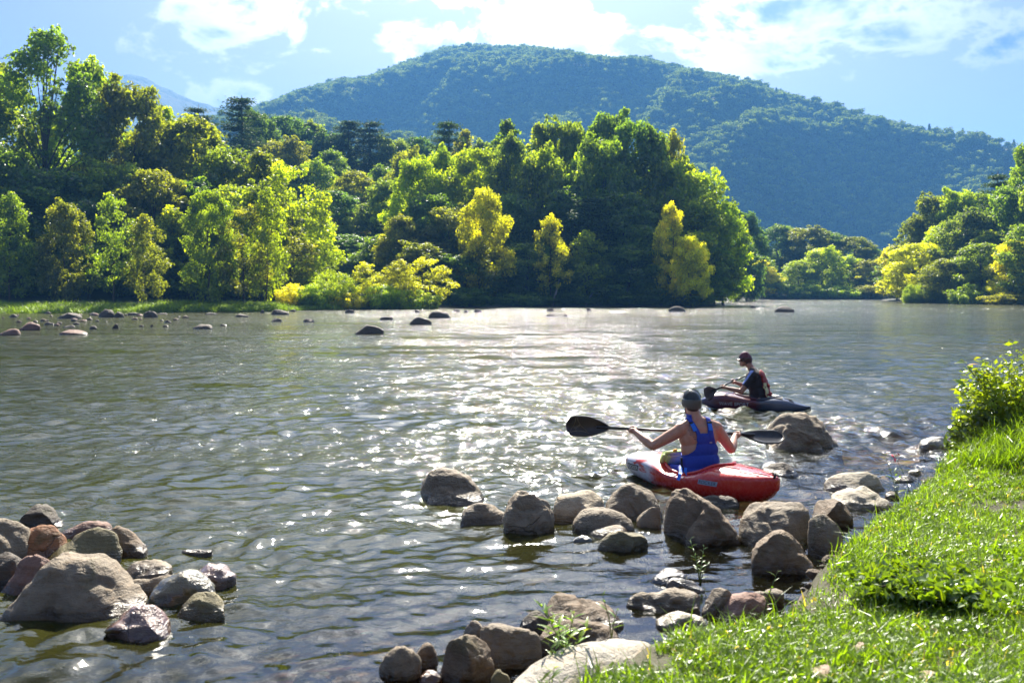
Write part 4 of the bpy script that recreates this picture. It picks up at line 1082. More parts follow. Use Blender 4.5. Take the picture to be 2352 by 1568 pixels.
stone(1348, 1447, 1238, [1224, 1212, 1210, 1211, 1207, 1210], .6, 'grey', 26, .8, .05, 0, sub=3, label='flat stone tucked under the smooth oval boulder', group=MG)
stone(1315, 1362, 1251, [1240, 1232, 1230, 1232, 1240], .7, 'blue', 27, .8, .04, 0, sub=3, mat=M_WETROCK, label='small bluish wet stone in the pool', group=MG)
stone(1375, 1492, 1270, [1240, 1226, 1223, 1225, 1226, 1230, 1243], .75, 'olive', 28, .7, .05, 2, fine=.05, label='mossy olive stone standing in the pool', group=MG)
stone(1393, 1526, 1200, [1160, 1140, 1118, 1111, 1116, 1122, 1128, 1138], .9, 'grey', 29, .7, .10, 5, lean=.2, sub=5, label='sharp edged grey boulder left of the biggest block', group=MG)
stone(1461, 1520, 1219, [1195, 1178, 1170, 1165, 1168], .9, 'tan', 30, .75, .1, 2, zb=0, sub=3, label='small tan stone wedged against the biggest block', group=MG)
stone(1515, 1706, 1256, [1165, 1128, 1122, 1124, 1134, 1148, 1162, 1178, 1196, 1225], .8, 'brown', 31, .66, .06, 5, lean=.22, sub=5, fine=.05, ridge=.035, label='biggest angular block of the row, cracked across its face', group=MG)
stone(1700, 1872, 1258, [1215, 1182, 1168, 1161, 1160, 1160, 1161, 1166, 1182], .8, 'grey', 32, .75, .03, 1, lean=.3, sub=5, label='broad smooth boulder under the stern of the red kayak', group=MG)
stone(1730, 1866, 1325, [1270, 1253, 1238, 1228, 1227, 1234, 1252, 1285], .85, 'brown', 33, .8, .10, 3, lean=.25, sub=5, label='dark boulder rising in front of the broad smooth one', group=MG)
stone(1856, 1935, 1280, [1190, 1178, 1177, 1182, 1196, 1215], 1.0, 'grey', 34, .65, .05, 3, label='upright block between the broad boulder and the grass', group=BG)
stone(1866, 1974, 1196, [1160, 1146, 1145, 1148, 1156, 1168, 1182], .9, 'brown', 35, .7, .07, 4, zb=.05, label='brown block lying on top behind the upright block', group=BG)
stone(1915, 2055, 1176, [1152, 1135, 1127, 1125, 1127, 1135, 1150], .9, 'light', 36, .75, .06, 2, lean=.25, label='pale stone at the edge of the grass below the slab', group=BG)
stone(1894, 2042, 1134, [1116, 1104, 1094, 1090, 1090, 1089, 1093, 1110], .6, 'light', 37, .62, .04, 4, lean=.2, label='light slab with a dark broken end, standing in the water', group=BG)
stone(2114, 2200, 1035, [1018, 1008, 1004, 1005, 1010, 1020], .7, 'light', 38, .75, .04, 1, mat=M_WETROCK, label='pale stone lapped by water left of the leafy bush', group=BG)
stone(1758, 1947, 1044, [1015, 985, 966, 955, 951, 952, 955, 966, 995, 1030], .75, 'tan', 39, .68, .08, 6, lean=.24, sub=5, ridge=.04, fine=.05, label='big layered boulder between the two kayakers', group=None)
stone(1751, 1834, 1096, [1080, 1070, 1064, 1063, 1070, 1084], .7, 'dark', 40, .75, .05, 0, label='low dark stone right behind the stern of the red kayak', group=None)
stone(1746, 1806, 1083, [1074, 1064, 1059, 1061, 1070], .7, 'dark', 41, .75, .05, 0, sub=3, mat=M_WETROCK, label='wet stone just behind the low dark one', group=None)
stone(2086, 2118, 1091, [1083, 1078, 1077, 1082], .8, 'light', 42, sub=3, label='small pale stone near the red flower', group=None)
stone(2056, 2110, 1108, [1100, 1094, 1092, 1096, 1102], .7, 'dark', 43, .8, .2, 2, sub=3, label='dark clod of stones under the red flower', group=None)
stone(2035, 2066, 1150, [1138, 1130, 1129, 1136], .9, 'tan', 44, sub=3, label='small tan stone at the foot of the light slab', group=None)
stone(1595, 1700, 1168, [1150, 1142, 1140, 1142, 1150], .6, 'dark', 45, .8, .1, 1, label='sunken dark stone in the shade under the red kayak', group=None)
stone(1640, 1710, 950, [944, 941, 940, 941, 945], .5, 'olive', 46, .8, .05, 0, sub=3, name='boulder', label='yellowish stone under water beside the dark kayak', group=None)
# lower row, along the grass
stone(1512, 1572, 1322, [1314, 1307, 1305, 1308, 1314], .55, 'brown', 50, .6, .05, 2, sub=3, label='thin brown slab, topmost of three in the pool', group=BG)
stone(1495, 1588, 1342, [1332, 1322, 1320, 1317, 1316, 1322], .55, 'dark', 51, .6, .05, 2, sub=3, label='dark wet slab, middle one of three in the pool', mat=M_WETROCK, group=BG)
stone(1528, 1618, 1362, [1338, 1326, 1325, 1330, 1340, 1352], .6, 'tan', 52, .7, .05, 2, label='tan slab, lowest of three in the pool', mat=M_WETROCK, group=BG)
stone(1436, 1622, 1402, [1381, 1364, 1357, 1354, 1354, 1357, 1363, 1374], .5, 'grey', 53, .75, .04, 1, fine=.05, label='long flat boulder lying in the lower water', group=BG)
stone(1612, 1690, 1418, [1395, 1370, 1353, 1352, 1356, 1372], .8, 'tan', 54, .75, .06, 2, label='rounded boulder between the long flat one and the pinkish one', group=BG)
stone(1652, 1775, 1428, [1392, 1371, 1364, 1363, 1366, 1378], .8, 'pink', 55, .75, .05, 1, label='pinkish boulder with grass growing over its right end', group=BG)
stone(1727, 1762, 1376, [1365, 1360, 1359, 1364], .9, 'grey', 56, sub=3, zb=.03, label='small grey stone behind the pinkish boulder', group=BG)
stone(1754, 1800, 1376, [1362, 1354, 1352, 1358], .9, 'grey', 57, sub=3, zb=.06, label='small stone at the grass right of the pinkish boulder', group=BG)
stone(1510, 1624, 1448, [1438, 1420, 1409, 1406, 1410, 1422], .8, 'light', 58, .75, .05, 1, label='pale boulder at the upper edge of the grass', group=BG)
stone(1586, 1608, 1410, [1402, 1394, 1393, 1400], .9, 'tan', 59, sub=3, label='little pointed stone above the pale boulder', group=BG)
stone(867, 965, 1572, [1530, 1502, 1491, 1489, 1496, 1518], .85, 'grey', 60, .8, .06, 1, fine=.05, label='round pitted boulder at the bottom edge, leftmost of the near row', group=BG)
stone(955, 1006, 1538, [1505, 1484, 1477, 1483, 1505], .9, 'brown', 61, .8, .03, 0, label='small egg shaped stone beside the round pitted boulder', group=BG)
stone(1013, 1138, 1585, [1500, 1472, 1463, 1461, 1468, 1482, 1510], .8, 'brown', 62, .75, .1, 4, sub=5, ridge=.03, label='dark creased boulder at the bottom edge', group=BG)
stone(1090, 1244, 1550, [1455, 1443, 1442, 1444, 1446, 1450, 1455, 1468], .8, 'grey', 63, .6, .06, 5, lean=.25, sub=5, label='square edged grey block in the near row', group=BG)
stone(1056, 1110, 1478, [1462, 1440, 1429, 1428, 1440], .9, 'tan', 64, .7, .12, 3, sub=4, label='small rough stone behind the dark creased boulder', group=BG)
stone(1184, 1272, 1462, [1440, 1422, 1412, 1412, 1425, 1440], .8, 'dark', 65, .65, .1, 4, label='dark angular stone left of the domed boulder', group=BG)
stone(1240, 1436, 1458, [1425, 1392, 1376, 1372, 1373, 1380, 1392, 1410, 1432], .7, 'brown', 66, .78, .04, 1, lean=.2, sub=5, label='dark domed boulder behind the leafy sprig', group=BG)
stone(1237, 1425, 1500, [1455, 1440, 1430, 1426, 1427, 1434, 1444, 1456], .6, 'brown', 67, .6, .05, 2, lean=.25, sub=5, ridge=.07, zb=.02, label='layered flat boulder under the leafy sprig', group=BG)
stone(1126, 1176, 1600, [1560, 1545, 1541, 1548, 1560], .9, 'olive', 68, label='small stone at the bottom edge against the long pale boulder', group=BG)
stone(964, 1014, 1575, [1552, 1545, 1543, 1546, 1555], .9, 'orange', 69, mat=M_WETROCK, label='wet reddish stone at the bottom edge', group=BG)
# long pale boulder running under the grass
def long_boulder():
    g = np.random.default_rng(5)
    a_ = np.array([PX(1185, 4.05), 4.05, .17]); b_ = np.array([PX(1480, 4.9), 4.92, .16])
    bm = bmesh.new(); bmesh.ops.create_icosphere(bm, subdivisions=5, radius=1)
    V = np.array([v.co[:] for v in bm.verts]); Fc = np.array([[v.index for v in f.verts] for f in bm.faces]); bm.free()
    V = np.sign(V) * np.abs(V) ** .86
    ax = b_ - a_; L = np.linalg.norm(ax) / 2 * 1.12; ax /= np.linalg.norm(ax)
    side = np.cross([0, 0, 1.], ax); side /= np.linalg.norm(side); up = np.cross(ax, side)
    W = np.outer(V[:, 0] * L, ax) + np.outer(V[:, 1] * .20, side) + np.outer(V[:, 2] * (.23 - .06 * V[:, 0]), up)
    nr = V / np.linalg.norm(V, axis=1, keepdims=True)
    W += nr * (.035 * fnoise(W + 3, 2.4, 2, 3) + .012 * fnoise(W, 12, 2, 4))[:, None]
    o = link('boulder', mesh_np('boulder', W, Fc), M_ROCK); o.location = (a_ + b_) / 2
    o.color = (.46, .41, .33, 1)
    tag(o, 'long pale boulder like a log, half buried in the near grass', 'boulder', BG)
long_boulder()

# stones out in the river and along the far shores (column span, foot row, top row, look)
FARST = [(0, 45, 770, 755, 'pink', 'low rounded stone at the left edge of the river'), (40, 94, 759, 739, 'pink', 'pinkish block near the left edge of the river'),
         (135, 203, 769, 756, 'pink', 'long flat pinkish stone right of the pinkish block'), (132, 188, 732, 717, 'dark', 'dark humped stone by the grass strip at the far left'),
         (75, 96, 717, 707, 'grey', 'small grey stone in the grass strip'), (100, 124, 746, 739, 'brown', 'small brown stone between two pinkish ones'), (125, 143, 745, 738, 'brown', 'tiny round stone over the long flat one'),
         (145, 172, 752, 745, 'dark', 'dark flat stone over the long flat pinkish one'), (205, 222, 756, 746, 'brown', 'small upright brown stone right of the long flat one'), (222, 262, 729, 710, 'dark', 'dark peaked stone on the edge of the grass strip'),
         (258, 284, 729, 716, 'grey', 'grey stone leaning on the dark peaked stone'), (258, 272, 755, 744, 'brown', 'small brown stone below the dark peaked one'), (292, 326, 724, 717, 'dark', 'flat dark stone left of the domed grey one'),
         (325, 362, 729, 714, 'grey', 'domed grey stone on the edge of the grass strip'), (440, 488, 756, 743, 'grey', 'grey stone alone in the water, left of the middle'), (505, 521, 748, 744, 'dark', 'tiny dark stone right of the lone grey one'),
         (345, 352, 751, 745, 'brown', 'tiny stone left of the lone grey one'), (540, 570, 728, 718, 'dark', 'dark round stone off the end of the grass strip'), (597, 608, 719, 711, 'dark', 'tiny dark stone left of the stacked dark stones'),
         (620, 663, 723, 711, 'dark', 'wide dark stone, lower one of the stack off the grass'), (640, 661, 713, 705, 'dark', 'dark stone perched behind the wide dark one'), (622, 648, 739, 730, 'dark', 'small dark stone below the stacked ones'),
         (695, 724, 740, 731, 'dark', 'small dark pointed stone in the river'), (664, 681, 716, 710, 'grey', 'small grey stone right of the stacked ones'), (792, 814, 719, 710, 'dark', 'small dark stone below the yellow shrubs'),
         (815, 884, 768, 749, 'brown', 'brown boulder nearest in mid river'), (872, 904, 735, 726, 'dark', 'small dark stone above the brown mid river boulder'), (942, 992, 746, 729, 'dark', 'dark rounded boulder in mid river'),
         (984, 1036, 731, 713, 'dark', 'dark pointed boulder behind the dark rounded one'), (952, 966, 717, 711, 'dark', 'tiny stone left of the dark pointed boulder'), (1040, 1056, 715, 708, 'dark', 'tiny dark stone right of the dark pointed boulder'),
         (1064, 1076, 717, 712, 'dark', 'tiny dark stone off the point'), (1088, 1106, 717, 709, 'dark', 'small dark stone off the stony shore of the point'), (1250, 1305, 727, 717, 'dark', 'low dark stone in the glitter below the slender yellow tree'),
         (1255, 1272, 714, 708, 'dark', 'tiny dark stone behind the low dark one'), (1346, 1358, 713, 707, 'dark', 'tiny stone on the bright water line'), (1535, 1576, 716, 703, 'dark', 'dark stone under the golden tree'),
         (1780, 1826, 717, 702, 'brown', 'dark peaked boulder out in the right of the river'), (1722, 1740, 707, 702, 'brown', 'small brown stone left of the peaked boulder'), (1395, 1440, 717, 713, 'dark', 'long low stone awash below the dark trees'),
         (828, 842, 703, 690, 'dark', 'dark stone at the foot of the upright shrub'), (360, 385, 722, 718, 'grey', 'flat grey stone at the end of the grass'), (20, 40, 728, 722, 'grey', 'grey stone in the shallows far left'), (180, 200, 738, 733, 'pink', 'pinkish flat stone in the left shallows'),
         (470, 500, 722, 718, 'grey', 'pale flat stone beside the grass strip end')]
for i, (x0, x1, b_, t_, c_, lab) in enumerate(FARST):
    g = np.random.default_rng(i + 400)
    hh = b_ - t_
    k = g.uniform(-.15, .15)
    pr_ = [b_ - hh * .35, b_ - hh * (.85 + k), t_, t_ + hh * (.1 + k), b_ - hh * (.8 - k), b_ - hh * .4]
    stone(x0, x1, b_, pr_, .6, c_ if c_ in ('dark', 'pink') else 'dark', 100 + i, .75, .14, 3, sub=3, fine=.03, embed=.5, label=lab, group='stones standing out in the far river')
for i in range(34):
    g = np.random.default_rng(2000 + i); xx = g.uniform(0, 420); bb = g.uniform(717, 752); wd = g.uniform(6, 18)
    stone(xx, xx + wd, bb, [bb - wd * .2, bb - wd * .4, bb - wd * .2], .7, ['dark', 'brown', 'dark', 'pink'][i % 4], 700 + i, .8, .12, 1, sub=2, embed=.4, label='small stone in the shallows off the grass strip', group='small stones in the left shallows')
# stony shore of the point and of the right bank
k = 0
for (xa, xb, n_, ra, rb_, lab, grp) in ((1090, 1320, 26, 697, 704, 'pale stone on the shore under the dark trees of the point', 'pale stones on the shore of the point'),
                                (2040, 2352, 60, 690, 699, 'small stone on the stony shore of the right bank', 'stones on the shore of the right bank')):
    for i in range(n_):
        g = np.random.default_rng(900 + k); k += 1
        xx = xa + (xb - xa) * (i + g.random()) / n_
        bb = np.interp(xx, [xa, xb], [ra, rb_]) + g.uniform(-1.2, 1.6); wd = g.uniform(5, 15)
        stone(xx, xx + wd, bb, [bb - wd * .15, bb - wd * .32, bb - wd * .2], .8, ['brown', 'grey', 'tan'][i % 3], 500 + k, .8, .1, 1, sub=2, embed=.4, label=lab, group=grp)
# driftwood and pale leaning trunks on the point
for (x0, y0, x1, y1, d, r_, lab, cat) in ((1268, 703, 1285, 640, 127, .16, 'pale leaning bare trunk under the slender yellow tree', 'dead trunk'), (1345, 703, 1370, 655, 128, .13, 'pale leaning trunk under the rounded yellow green tree', 'dead trunk'),
                                       (1170, 690, 1215, 699, 126, .18, 'bleached log lying on the shore of the point', 'log'), (1120, 700, 1160, 684, 127, .10, 'thin bleached branch lying on the shore of the point', 'branch')):
    b = Bag(); p0 = PT(x0, y0, d); p1 = PT(x1, y1, d + 2)
    p0.z = min(p0.z, .6)
    b.tube([p0, p0.lerp(p1, .4) + Vector((.1, 0, .2)), p1], [r_, r_ * .8, r_ * .4], 7)
    o = link('driftwood' if cat != 'dead trunk' else 'dead_tree', b.mesh('driftwood'), simple_mat('bleached_wood', (.34, .30, .25), .85, .3, 3))
    tag(o, lab, cat)

# shingle and mud among the stones of the near shore
def pebble_protos():
    out = []
    for s in range(5):
        bm = bmesh.new(); bmesh.ops.create_icosphere(bm, subdivisions=2, radius=1)
        V = np.array([v.co[:] for v in bm.verts]); Fc = np.array([[v.index for v in f.verts] for f in bm.faces]); bm.free()
        V = V * (1 + .25 * fnoise(V + s * 3, 1.2, 2, s))[:, None] * [1, .8, .55]
        out.append((V, Fc, np.full(len(Fc), .5)))
    return out
g = np.random.default_rng(8)
n = 9000
P = np.c_[g.uniform(-7, 7.5, n), g.uniform(2.7, 13, n)]
sN = sdist(P, near_edge, near_poly)
keep = (sN < .02) & (sN > -3.2) & (g.random(n) < np.clip(1.25 + sN / 2.4, .1, 1))
P = P[keep]; n = len(P); sN = sN[keep]
s = np.exp(g.normal(-3.35, .55, n)).clip(.012, .13)
o = scatter('shingle', pebble_protos(), np.c_[P, ground_z(P) + s * .15], np.c_[g.normal(0, .25, n), g.normal(0, .25, n), g.uniform(0, 6.28, n)], np.c_[s, s, s], g.integers(0, 5, n).astype(float), M_ROCK, 'small stones on the river bed and between the boulders')
o.color = (.20, .14, .085, 1)

# ------------------------------------------------------------------ grass on the near bank
def blade(g, L, W, bend, az0, x, y, segs=3, droop=0.0):
    V = []; 
    d = np.array([math.cos(az0), math.sin(az0)])
    side = np.array([-d[1], d[0], 0])
    for i in range(segs + 1):
        t = i / segs
        h = L * (t - droop * t * t * .9) * math.cos(bend * t * .55)
        r = L * math.sin(bend * t) * t * .85
        p = np.array([x + d[0] * r, y + d[1] * r, h])
        w_ = W * (1 - t ** 1.8) * (.75 + .5 * math.sin(math.pi * min(1, t * 1.3))) * .5 + .0002
        V += [p - side * w_, p + side * w_]
    Fc = [(2 * i, 2 * i + 1, 2 * i + 3, 2 * i + 2) for i in range(segs)]
    return V, Fc
def tuft(seed, nb, spread, Lr, Wr, broad=0, stand=.6):
    g = np.random.default_rng(seed); Vs = []; Fs = []; T_ = []
    for i in range(nb):
        a = g.uniform(0, 6.28); r = spread * math.sqrt(g.random())
        V, Fc = blade(g, g.uniform(*Lr), g.uniform(*Wr), g.uniform(.3, 1.5) * stand + .2, g.uniform(0, 6.28), r * math.cos(a), r * math.sin(a), 3, g.uniform(0, .5))
        tw = g.uniform(0, 6.28)
        b_ = len(Vs); Vs += V; Fs += [[b_ + q for q in f] for f in Fc]; T_ += [g.beta(2, 2)] * 3
    for i in range(broad):   # clover and plantain leaves between the blades
        a = g.uniform(0, 6.28); r = spread * math.sqrt(g.random()); c = np.array([r * math.cos(a), r * math.sin(a), g.uniform(.01, .045)])
        N_ = g.normal(0, .35, 3) + [0, 0, 1]; V, Fc = leaf_quads(c[None], N_[None], np.array([g.uniform(.007, .015)]), g, .8)
        b_ = len(Vs); Vs += list(V); Fs += [[b_ + q for q in f] for f in Fc]; T_ += [g.uniform(.2, .8)]
    return np.array(Vs), np.array(Fs), np.array(T_)
gp = [tuft(1, 24, .055, (.03, .075), (.003, .006), 4), tuft(2, 22, .06, (.04, .09), (.003, .006), 3, .9), tuft(3, 26, .05, (.03, .07), (.003, .007), 6), tuft(4, 20, .06, (.04, .10), (.003, .006), 2, 1.2),
      tuft(5, 14, .05, (.10, .20), (.003, .006), 0, .7), tuft(6, 4, .06, (.01, .03), (.003, .005), 22)]
g = np.random.default_rng(21)
n = 78000
yy = g.uniform(1.8, 15, n) ; xx = g.uniform(-1.2, 9.5, n)
P = np.c_[xx, yy]
sN = sdist(P, near_edge, near_poly) + .08 * fnoise(np.c_[P, xx * 0], 2.2, 2, 61)
xv_ = 1176 + F * P[:, 0] / P[:, 1]
bare = fnoise(np.c_[P, xx * 0], 1.9, 3, 67)
keep = (sN > .04) & (g.random(n) > sstep(bare, .30, .48) * .85) & (xv_ < 2700) & (g.random(n) < np.clip(sN / .25 + .25, 0, 1)) & ((P[:, 1] > 2.3))
P = P[keep]; sN = sN[keep]; n = len(P)
big = fnoise(np.c_[P, P[:, :1] * 0], 1.6, 2, 62)
idx = np.where(g.random(n) < .035 + .08 * (sN < .35), 4, np.where(g.random(n) < np.clip(.14 + big * .5, 0, .6), 5, g.integers(0, 4, n))).astype(float)
aa = np.array([.016, 4.05]); ab = np.array([.65, 4.92]) - aa; tt = np.clip(((P - aa) @ ab) / (ab @ ab), -.15, 1.1)
dl = np.hypot(*(P - aa - tt[:, None] * ab).T)
kk = (dl > .21) | (g.random(n) < .0)
P = P[kk]; sN = sN[kk]; idx = idx[kk]; big = big[kk]; n = len(P)
near_bush = np.hypot(P[:, 0] - 5.0, P[:, 1] - 9.4) < 1.1
idx = np.where(near_bush & (g.random(n) < .4), 4, idx)
s = g.uniform(.7, 1.25, n) * np.where(near_bush, 1.5, 1) * (1 + .35 * fnoise(np.c_[P, P[:, :1] * 0], .9, 2, 63)) 
s = s * np.where((big > .25) & (idx < 4), 1.35, 1.0)
o = scatter('grass', gp, np.c_[P, ground_z(P) - .004], np.c_[g.normal(-.05, .16, n), g.normal(.0, .16, n), g.uniform(0, 6.28, n)], np.c_[s, s, s], idx, M_GRASS, 'short bright green grass and clover on the near bank')
o.color = (.128, .198, .014, 1)
# dry blades and dead bits among the grass
g = np.random.default_rng(22); n = 2400
P = np.c_[g.uniform(-.5, 8.5, n), g.uniform(2.2, 12, n)]; sN = sdist(P, near_edge, near_poly); P = P[sN > .1]; n = len(P)
dp_ = [tuft(31, 3, .04, (.05, .12), (.003, .006), 0, 1.6), tuft(32, 2, .03, (.03, .10), (.004, .008), 2, 1.7)]
s = g.uniform(.7, 1.3, n)
o = scatter('dry_grass', dp_, np.c_[P, ground_z(P) + .015], np.c_[g.normal(0, .3, n), g.normal(0, .3, n), g.uniform(0, 6.28, n)], np.c_[s, s, s], g.integers(0, 2, n).astype(float), M_GRASS, 'dry yellow blades among the green grass')
o.color = (.34, .27, .10, 1)

# reedy grass strip on the far left shore
g = np.random.default_rng(23); n = 9000
xv_ = g.uniform(-120, 860, n); dfr = np.interp(xv_, [a_ for a_, d_ in sh], [d_ for a_, d_ in sh]); d_ = dfr + g.uniform(-1.2, 7.5, n)
d_ = np.where(xv_ > 600, dfr + g.uniform(-.5, 4, n), d_)
P = np.c_[PX(xv_, d_), d_]
fp = [tuft(41, 16, .5, (.5, 1.1), (.03, .06), 0, .5), tuft(42, 16, .6, (.4, .9), (.03, .06), 0, .8)]
s = g.uniform(.55, 1.0, n) * np.clip(1 + .5 * fnoise(np.c_[P, P[:, :1] * 0], .35, 2, 64), .3, 2)
z_ = np.maximum(ground_z(P), -.1)
o = scatter('shore_grass', fp, np.c_[P, z_ - .05], np.c_[g.normal(0, .1, n), g.normal(0, .1, n), g.uniform(0, 6.28, n)], np.c_[s, s, s * .85], g.integers(0, 2, n).astype(float), M_GRASS, 'strip of bright green grass along the far left shore')
o.color = (.13, .19, .018, 1)

# ------------------------------------------------------------------ plants of the near bank
def leaf_mesh(name, L, W, fold=.25, curl=.25, n=7):
    V = []; Fc = []
    for i in range(n + 1):
        t = i / n; w_ = W * math.sin(math.pi * t ** .8) * .5 + .0006
        z = -curl * L * t * t
        V += [(L * t, -w_, z + fold * w_), (L * t, 0, z), (L * t, w_, z + fold * w_)]
    for i in range(n):
        a = i * 3
        Fc += [(a, a + 1, a + 4, a + 3), (a + 1, a + 2, a + 5, a + 4)]
    return mesh_np(name, np.array(V), np.array(Fc), True, {'tone': ('FACE', np.full(len(Fc), .6))})
LANCE = leaf_mesh('leaf', .075, .014); OVAL = leaf_mesh('leaf_oval', .10, .050, .2, .3); SMALLOV = leaf_mesh('leaf_small', .05, .024, .2, .2)


def put_leaf(me, parent, pos, direction, scale, roll, col):
    o = link('leaf', me, M_PLANT, parent)
    d = Vector(direction).normalized()
    q = d.to_track_quat('X', 'Z')
    o.rotation_euler = (q @ Matrix.Rotation(roll, 4, 'X').to_quaternion()).to_euler()
    o.location = pos; o.scale = (scale,) * 3; o.color = (*col, 1)
    return o


def sprig(base, stems, me, col, label, seed, spacing=.022, size=1.0, spread=.7, name='plant', cat='plant', up=.35):
    g = random.Random(seed)
    e = bpy.data.objects.new(name, None); COL.objects.link(e); e.location = base
    e.empty_display_size = .1
    tag(e, label, cat)
    b = Bag()
    for (dx_, dy_, h_) in stems:
        pts = [Vector((0, 0, -.03)), Vector((dx_ * .3, dy_ * .3, h_ * .4)), Vector((dx_ * .7, dy_ * .7, h_ * .75)), Vector((dx_, dy_, h_))]
        b.tube(pts, [.0035, .003, .002, .001], 5)
        k = 0; t = .22
        while t < 1.0:
            i = min(2, int(t * 3)); p = pts[i].lerp(pts[i + 1], t * 3 - i)
            a = k * 2.3 + g.uniform(-.3, .3)
            d = Vector((math.cos(a), math.sin(a), up + t * .6)) * 1
            c_ = [col[j] * g.uniform(.8, 1.2) for j in range(3)]
            put_leaf(me, e, p, d, size * g.uniform(.7, 1.15) * (1 - .3 * (t > .85)), g.uniform(-.5, .5), c_)
            t += spacing / h_ * g.uniform(.8, 1.3); k += 1
    link('stem', b.mesh('stem'), M_STEM, e)
    return e
M_STEM = simple_mat('green_stem', (.10, .13, .03), .6)


def gp_(xv, yv, d):
    p = PT(xv, yv, d); return (p.x, p.y, p.z)
G1 = (.13, .20, .012)
sprig((PX(1608, 6.85), 6.85, .0), [(-.07, 0, .30), (.03, .02, .24), (-.03, .03, .18), (.06, 0, .15), (.0, -.02, .12)], LANCE, (.10, .16, .02), 'slender leafy plant standing in the shaded pool', 71, .020, .62)
sprig((PX(1740, 6.0), 5.85, .10), [(.09, .02, .26), (.04, 0, .16)], LANCE, (.14, .22, .015), 'thin sprig in front of the dark boulder by the grass', 72, .035, .7)
sprig((PX(1300, 4.50), 4.50, .33), [(-.11, 0, .25), (-.05, .03, .20), (.04, .02, .22), (.11, 0, .17), (.0, 0, .15), (.07, -.02, .12), (-.09, .02, .14)], LANCE, (.17, .27, .012), 'leafy sprig with narrow bright leaves over the layered boulder', 73, .015, 1.05)
sprig((PX(1275, 4.4), 4.38, .34), [(-.03, 0, .12), (.05, 0, .10), (.0, .02, .08)], LANCE, G1, 'low sprig at the foot of the big leafy sprig', 74, .016, .8)
sprig((PX(1405, 4.9), 4.90, .32), [(-.05, 0, .20), (.03, 0, .12)], LANCE, G1, 'two grassy shoots right of the big leafy sprig', 75, .05, .9)
sprig((PX(1262, 4.0), 3.98, .36), [(.0, 0, .11), (.06, 0, .09), (-.04, 0, .10), (.02, .02, .13)], LANCE, G1, 'bright shoots on the long pale boulder at the bottom edge', 76, .02, .9)
sprig((PX(2060, 8.2), 8.2, .30), [(-.10, 0, .36), (-.02, 0, .22), (.04, .02, .2)], LANCE, (.15, .2, .02), 'tall grass like plant in front of the pale slab', 77, .05, .9)
# reddish dry sprig
sprig((PX(1275, 4.45), 4.45, .12), [(-.05, 0, .07), (.05, 0, .08), (0, 0, .06)], SMALLOV, (.30, .09, .03), 'small red brown dry sprig beside the long pale boulder', 78, .012, .35)
# red flower
e = sprig((PX(2096, 8.8), 8.8, .16), [(-.17, 0, .42), (.01, 0, .08)], LANCE, (.12, .18, .02), 'tall stalk with a red cardinal flower at the water', 79, .13, .5, name='flower', cat='flower')
M_PETAL = simple_mat('red_petal', (.70, .015, .05), .5)
for k in range(8):
    a = k * 2.2; p = Vector((-.165 + .004 * k * (-1) ** k, 0, .34 + .012 * k))
    me = bpy.data.meshes.get('petal') or leaf_mesh('petal', .045, .016, .1, .5)
    o = link('petal', me, M_PETAL, e); o.location = p
    o.rotation_euler = Vector((math.cos(a), math.sin(a), -.1)).to_track_quat('X', 'Z').to_euler()


# leafy bush at the right edge
def bush(base, size, nbig, nfill, label, seed, col, orange_top=True, arms=14):
    g = random.Random(seed); gn = np.random.default_rng(seed)
    e = bpy.data.objects.new('bush', None); COL.objects.link(e); e.location = base
    tag(e, label, 'bush')
    b = Bag(); tips = []
    for i in range(arms):
        a = g.uniform(0, 6.28); rr_ = g.uniform(.25, 1) 
        tip = Vector((math.cos(a) * rr_ * size[0], math.sin(a) * rr_ * size[1], size[2] * (1 - .45 * rr_ * rr_) * g.uniform(.75, 1.08)))
        mid = Vector((tip.x * .45, tip.y * .45, tip.z * .55))
        pts = [Vector((tip.x * .1, tip.y * .1, -.1)), mid, tip]
        b.tube(pts, [.012, .007, .002], 5); tips.append(pts)
    link('branches', b.mesh('branches'), M_BARK, e)
    for i in range(nbig):
        pts = tips[i % arms]; t = g.uniform(.35, 1.0) if i >= arms * 4 else 1 - .05 * (i // arms)
        p = pts[0].lerp(pts[1], t * 2) if t < .5 else pts[1].lerp(pts[2], t * 2 - 1)
        a = g.uniform(0, 6.28); d = Vector((math.cos(a), math.sin(a), g.uniform(-.2, .7)))
        c_ = [col[j] * g.uniform(.75, 1.2) for j in range(3)]
        if orange_top and t > .95 and p.z > size[2] * .8 and g.random() < .5: c_ = [.40, .16, .015]
        put_leaf(OVAL, e, p + Vector((g.uniform(-.02, .02),) * 3), d, g.uniform(.7, 1.15), g.uniform(-.6, .6), c_)
    C = gn.normal(size=(nfill, 3)); C /= np.linalg.norm(C, axis=1, keepdims=True); C[:, 2] = np.abs(C[:, 2])
    lump = 1 + .6 * fnoise(C, 2.8, 3, seed)
    C *= (lump * gn.uniform(.35, .98, nfill))[:, None] * np.array(size) * .92
    V, Fc = leaf_quads(C, gn.normal(size=(nfill, 3)) * .8 + [0, -.2, .6], gn.uniform(.018, .045, nfill), gn, .5)
    o = link('leaves', mesh_np('bush_leaves', V, Fc, False, {'tone': ('FACE', gn.beta(2, 2, nfill))}), M_PLANT, e)
    o['kind'] = 'stuff'; o.color = (*col, 1)
    return e
bush((4.98, 10.0, .55), (.60, .5, .85), 230, 3600, 'leafy bush with orange tips at the right edge over the water', 81, (.19, .26, .012))
bush((5.75, 10.3, .75), (.55, .5, 1.05), 150, 2800, 'taller leafy bush cut by the right edge of the photo', 82, (.19, .26, .012), False)
bush((4.62, 9.9, .42), (.30, .3, .42), 40, 1400, 'low dark leaved shoot left under the leafy bush', 83, (.07, .11, .02), False, 8)
bush((5.35, 9.1, .72), (.55, .45, .35), 60, 3000, 'low herbs in front of the leafy bush', 84, (.19, .26, .012), False, 10)
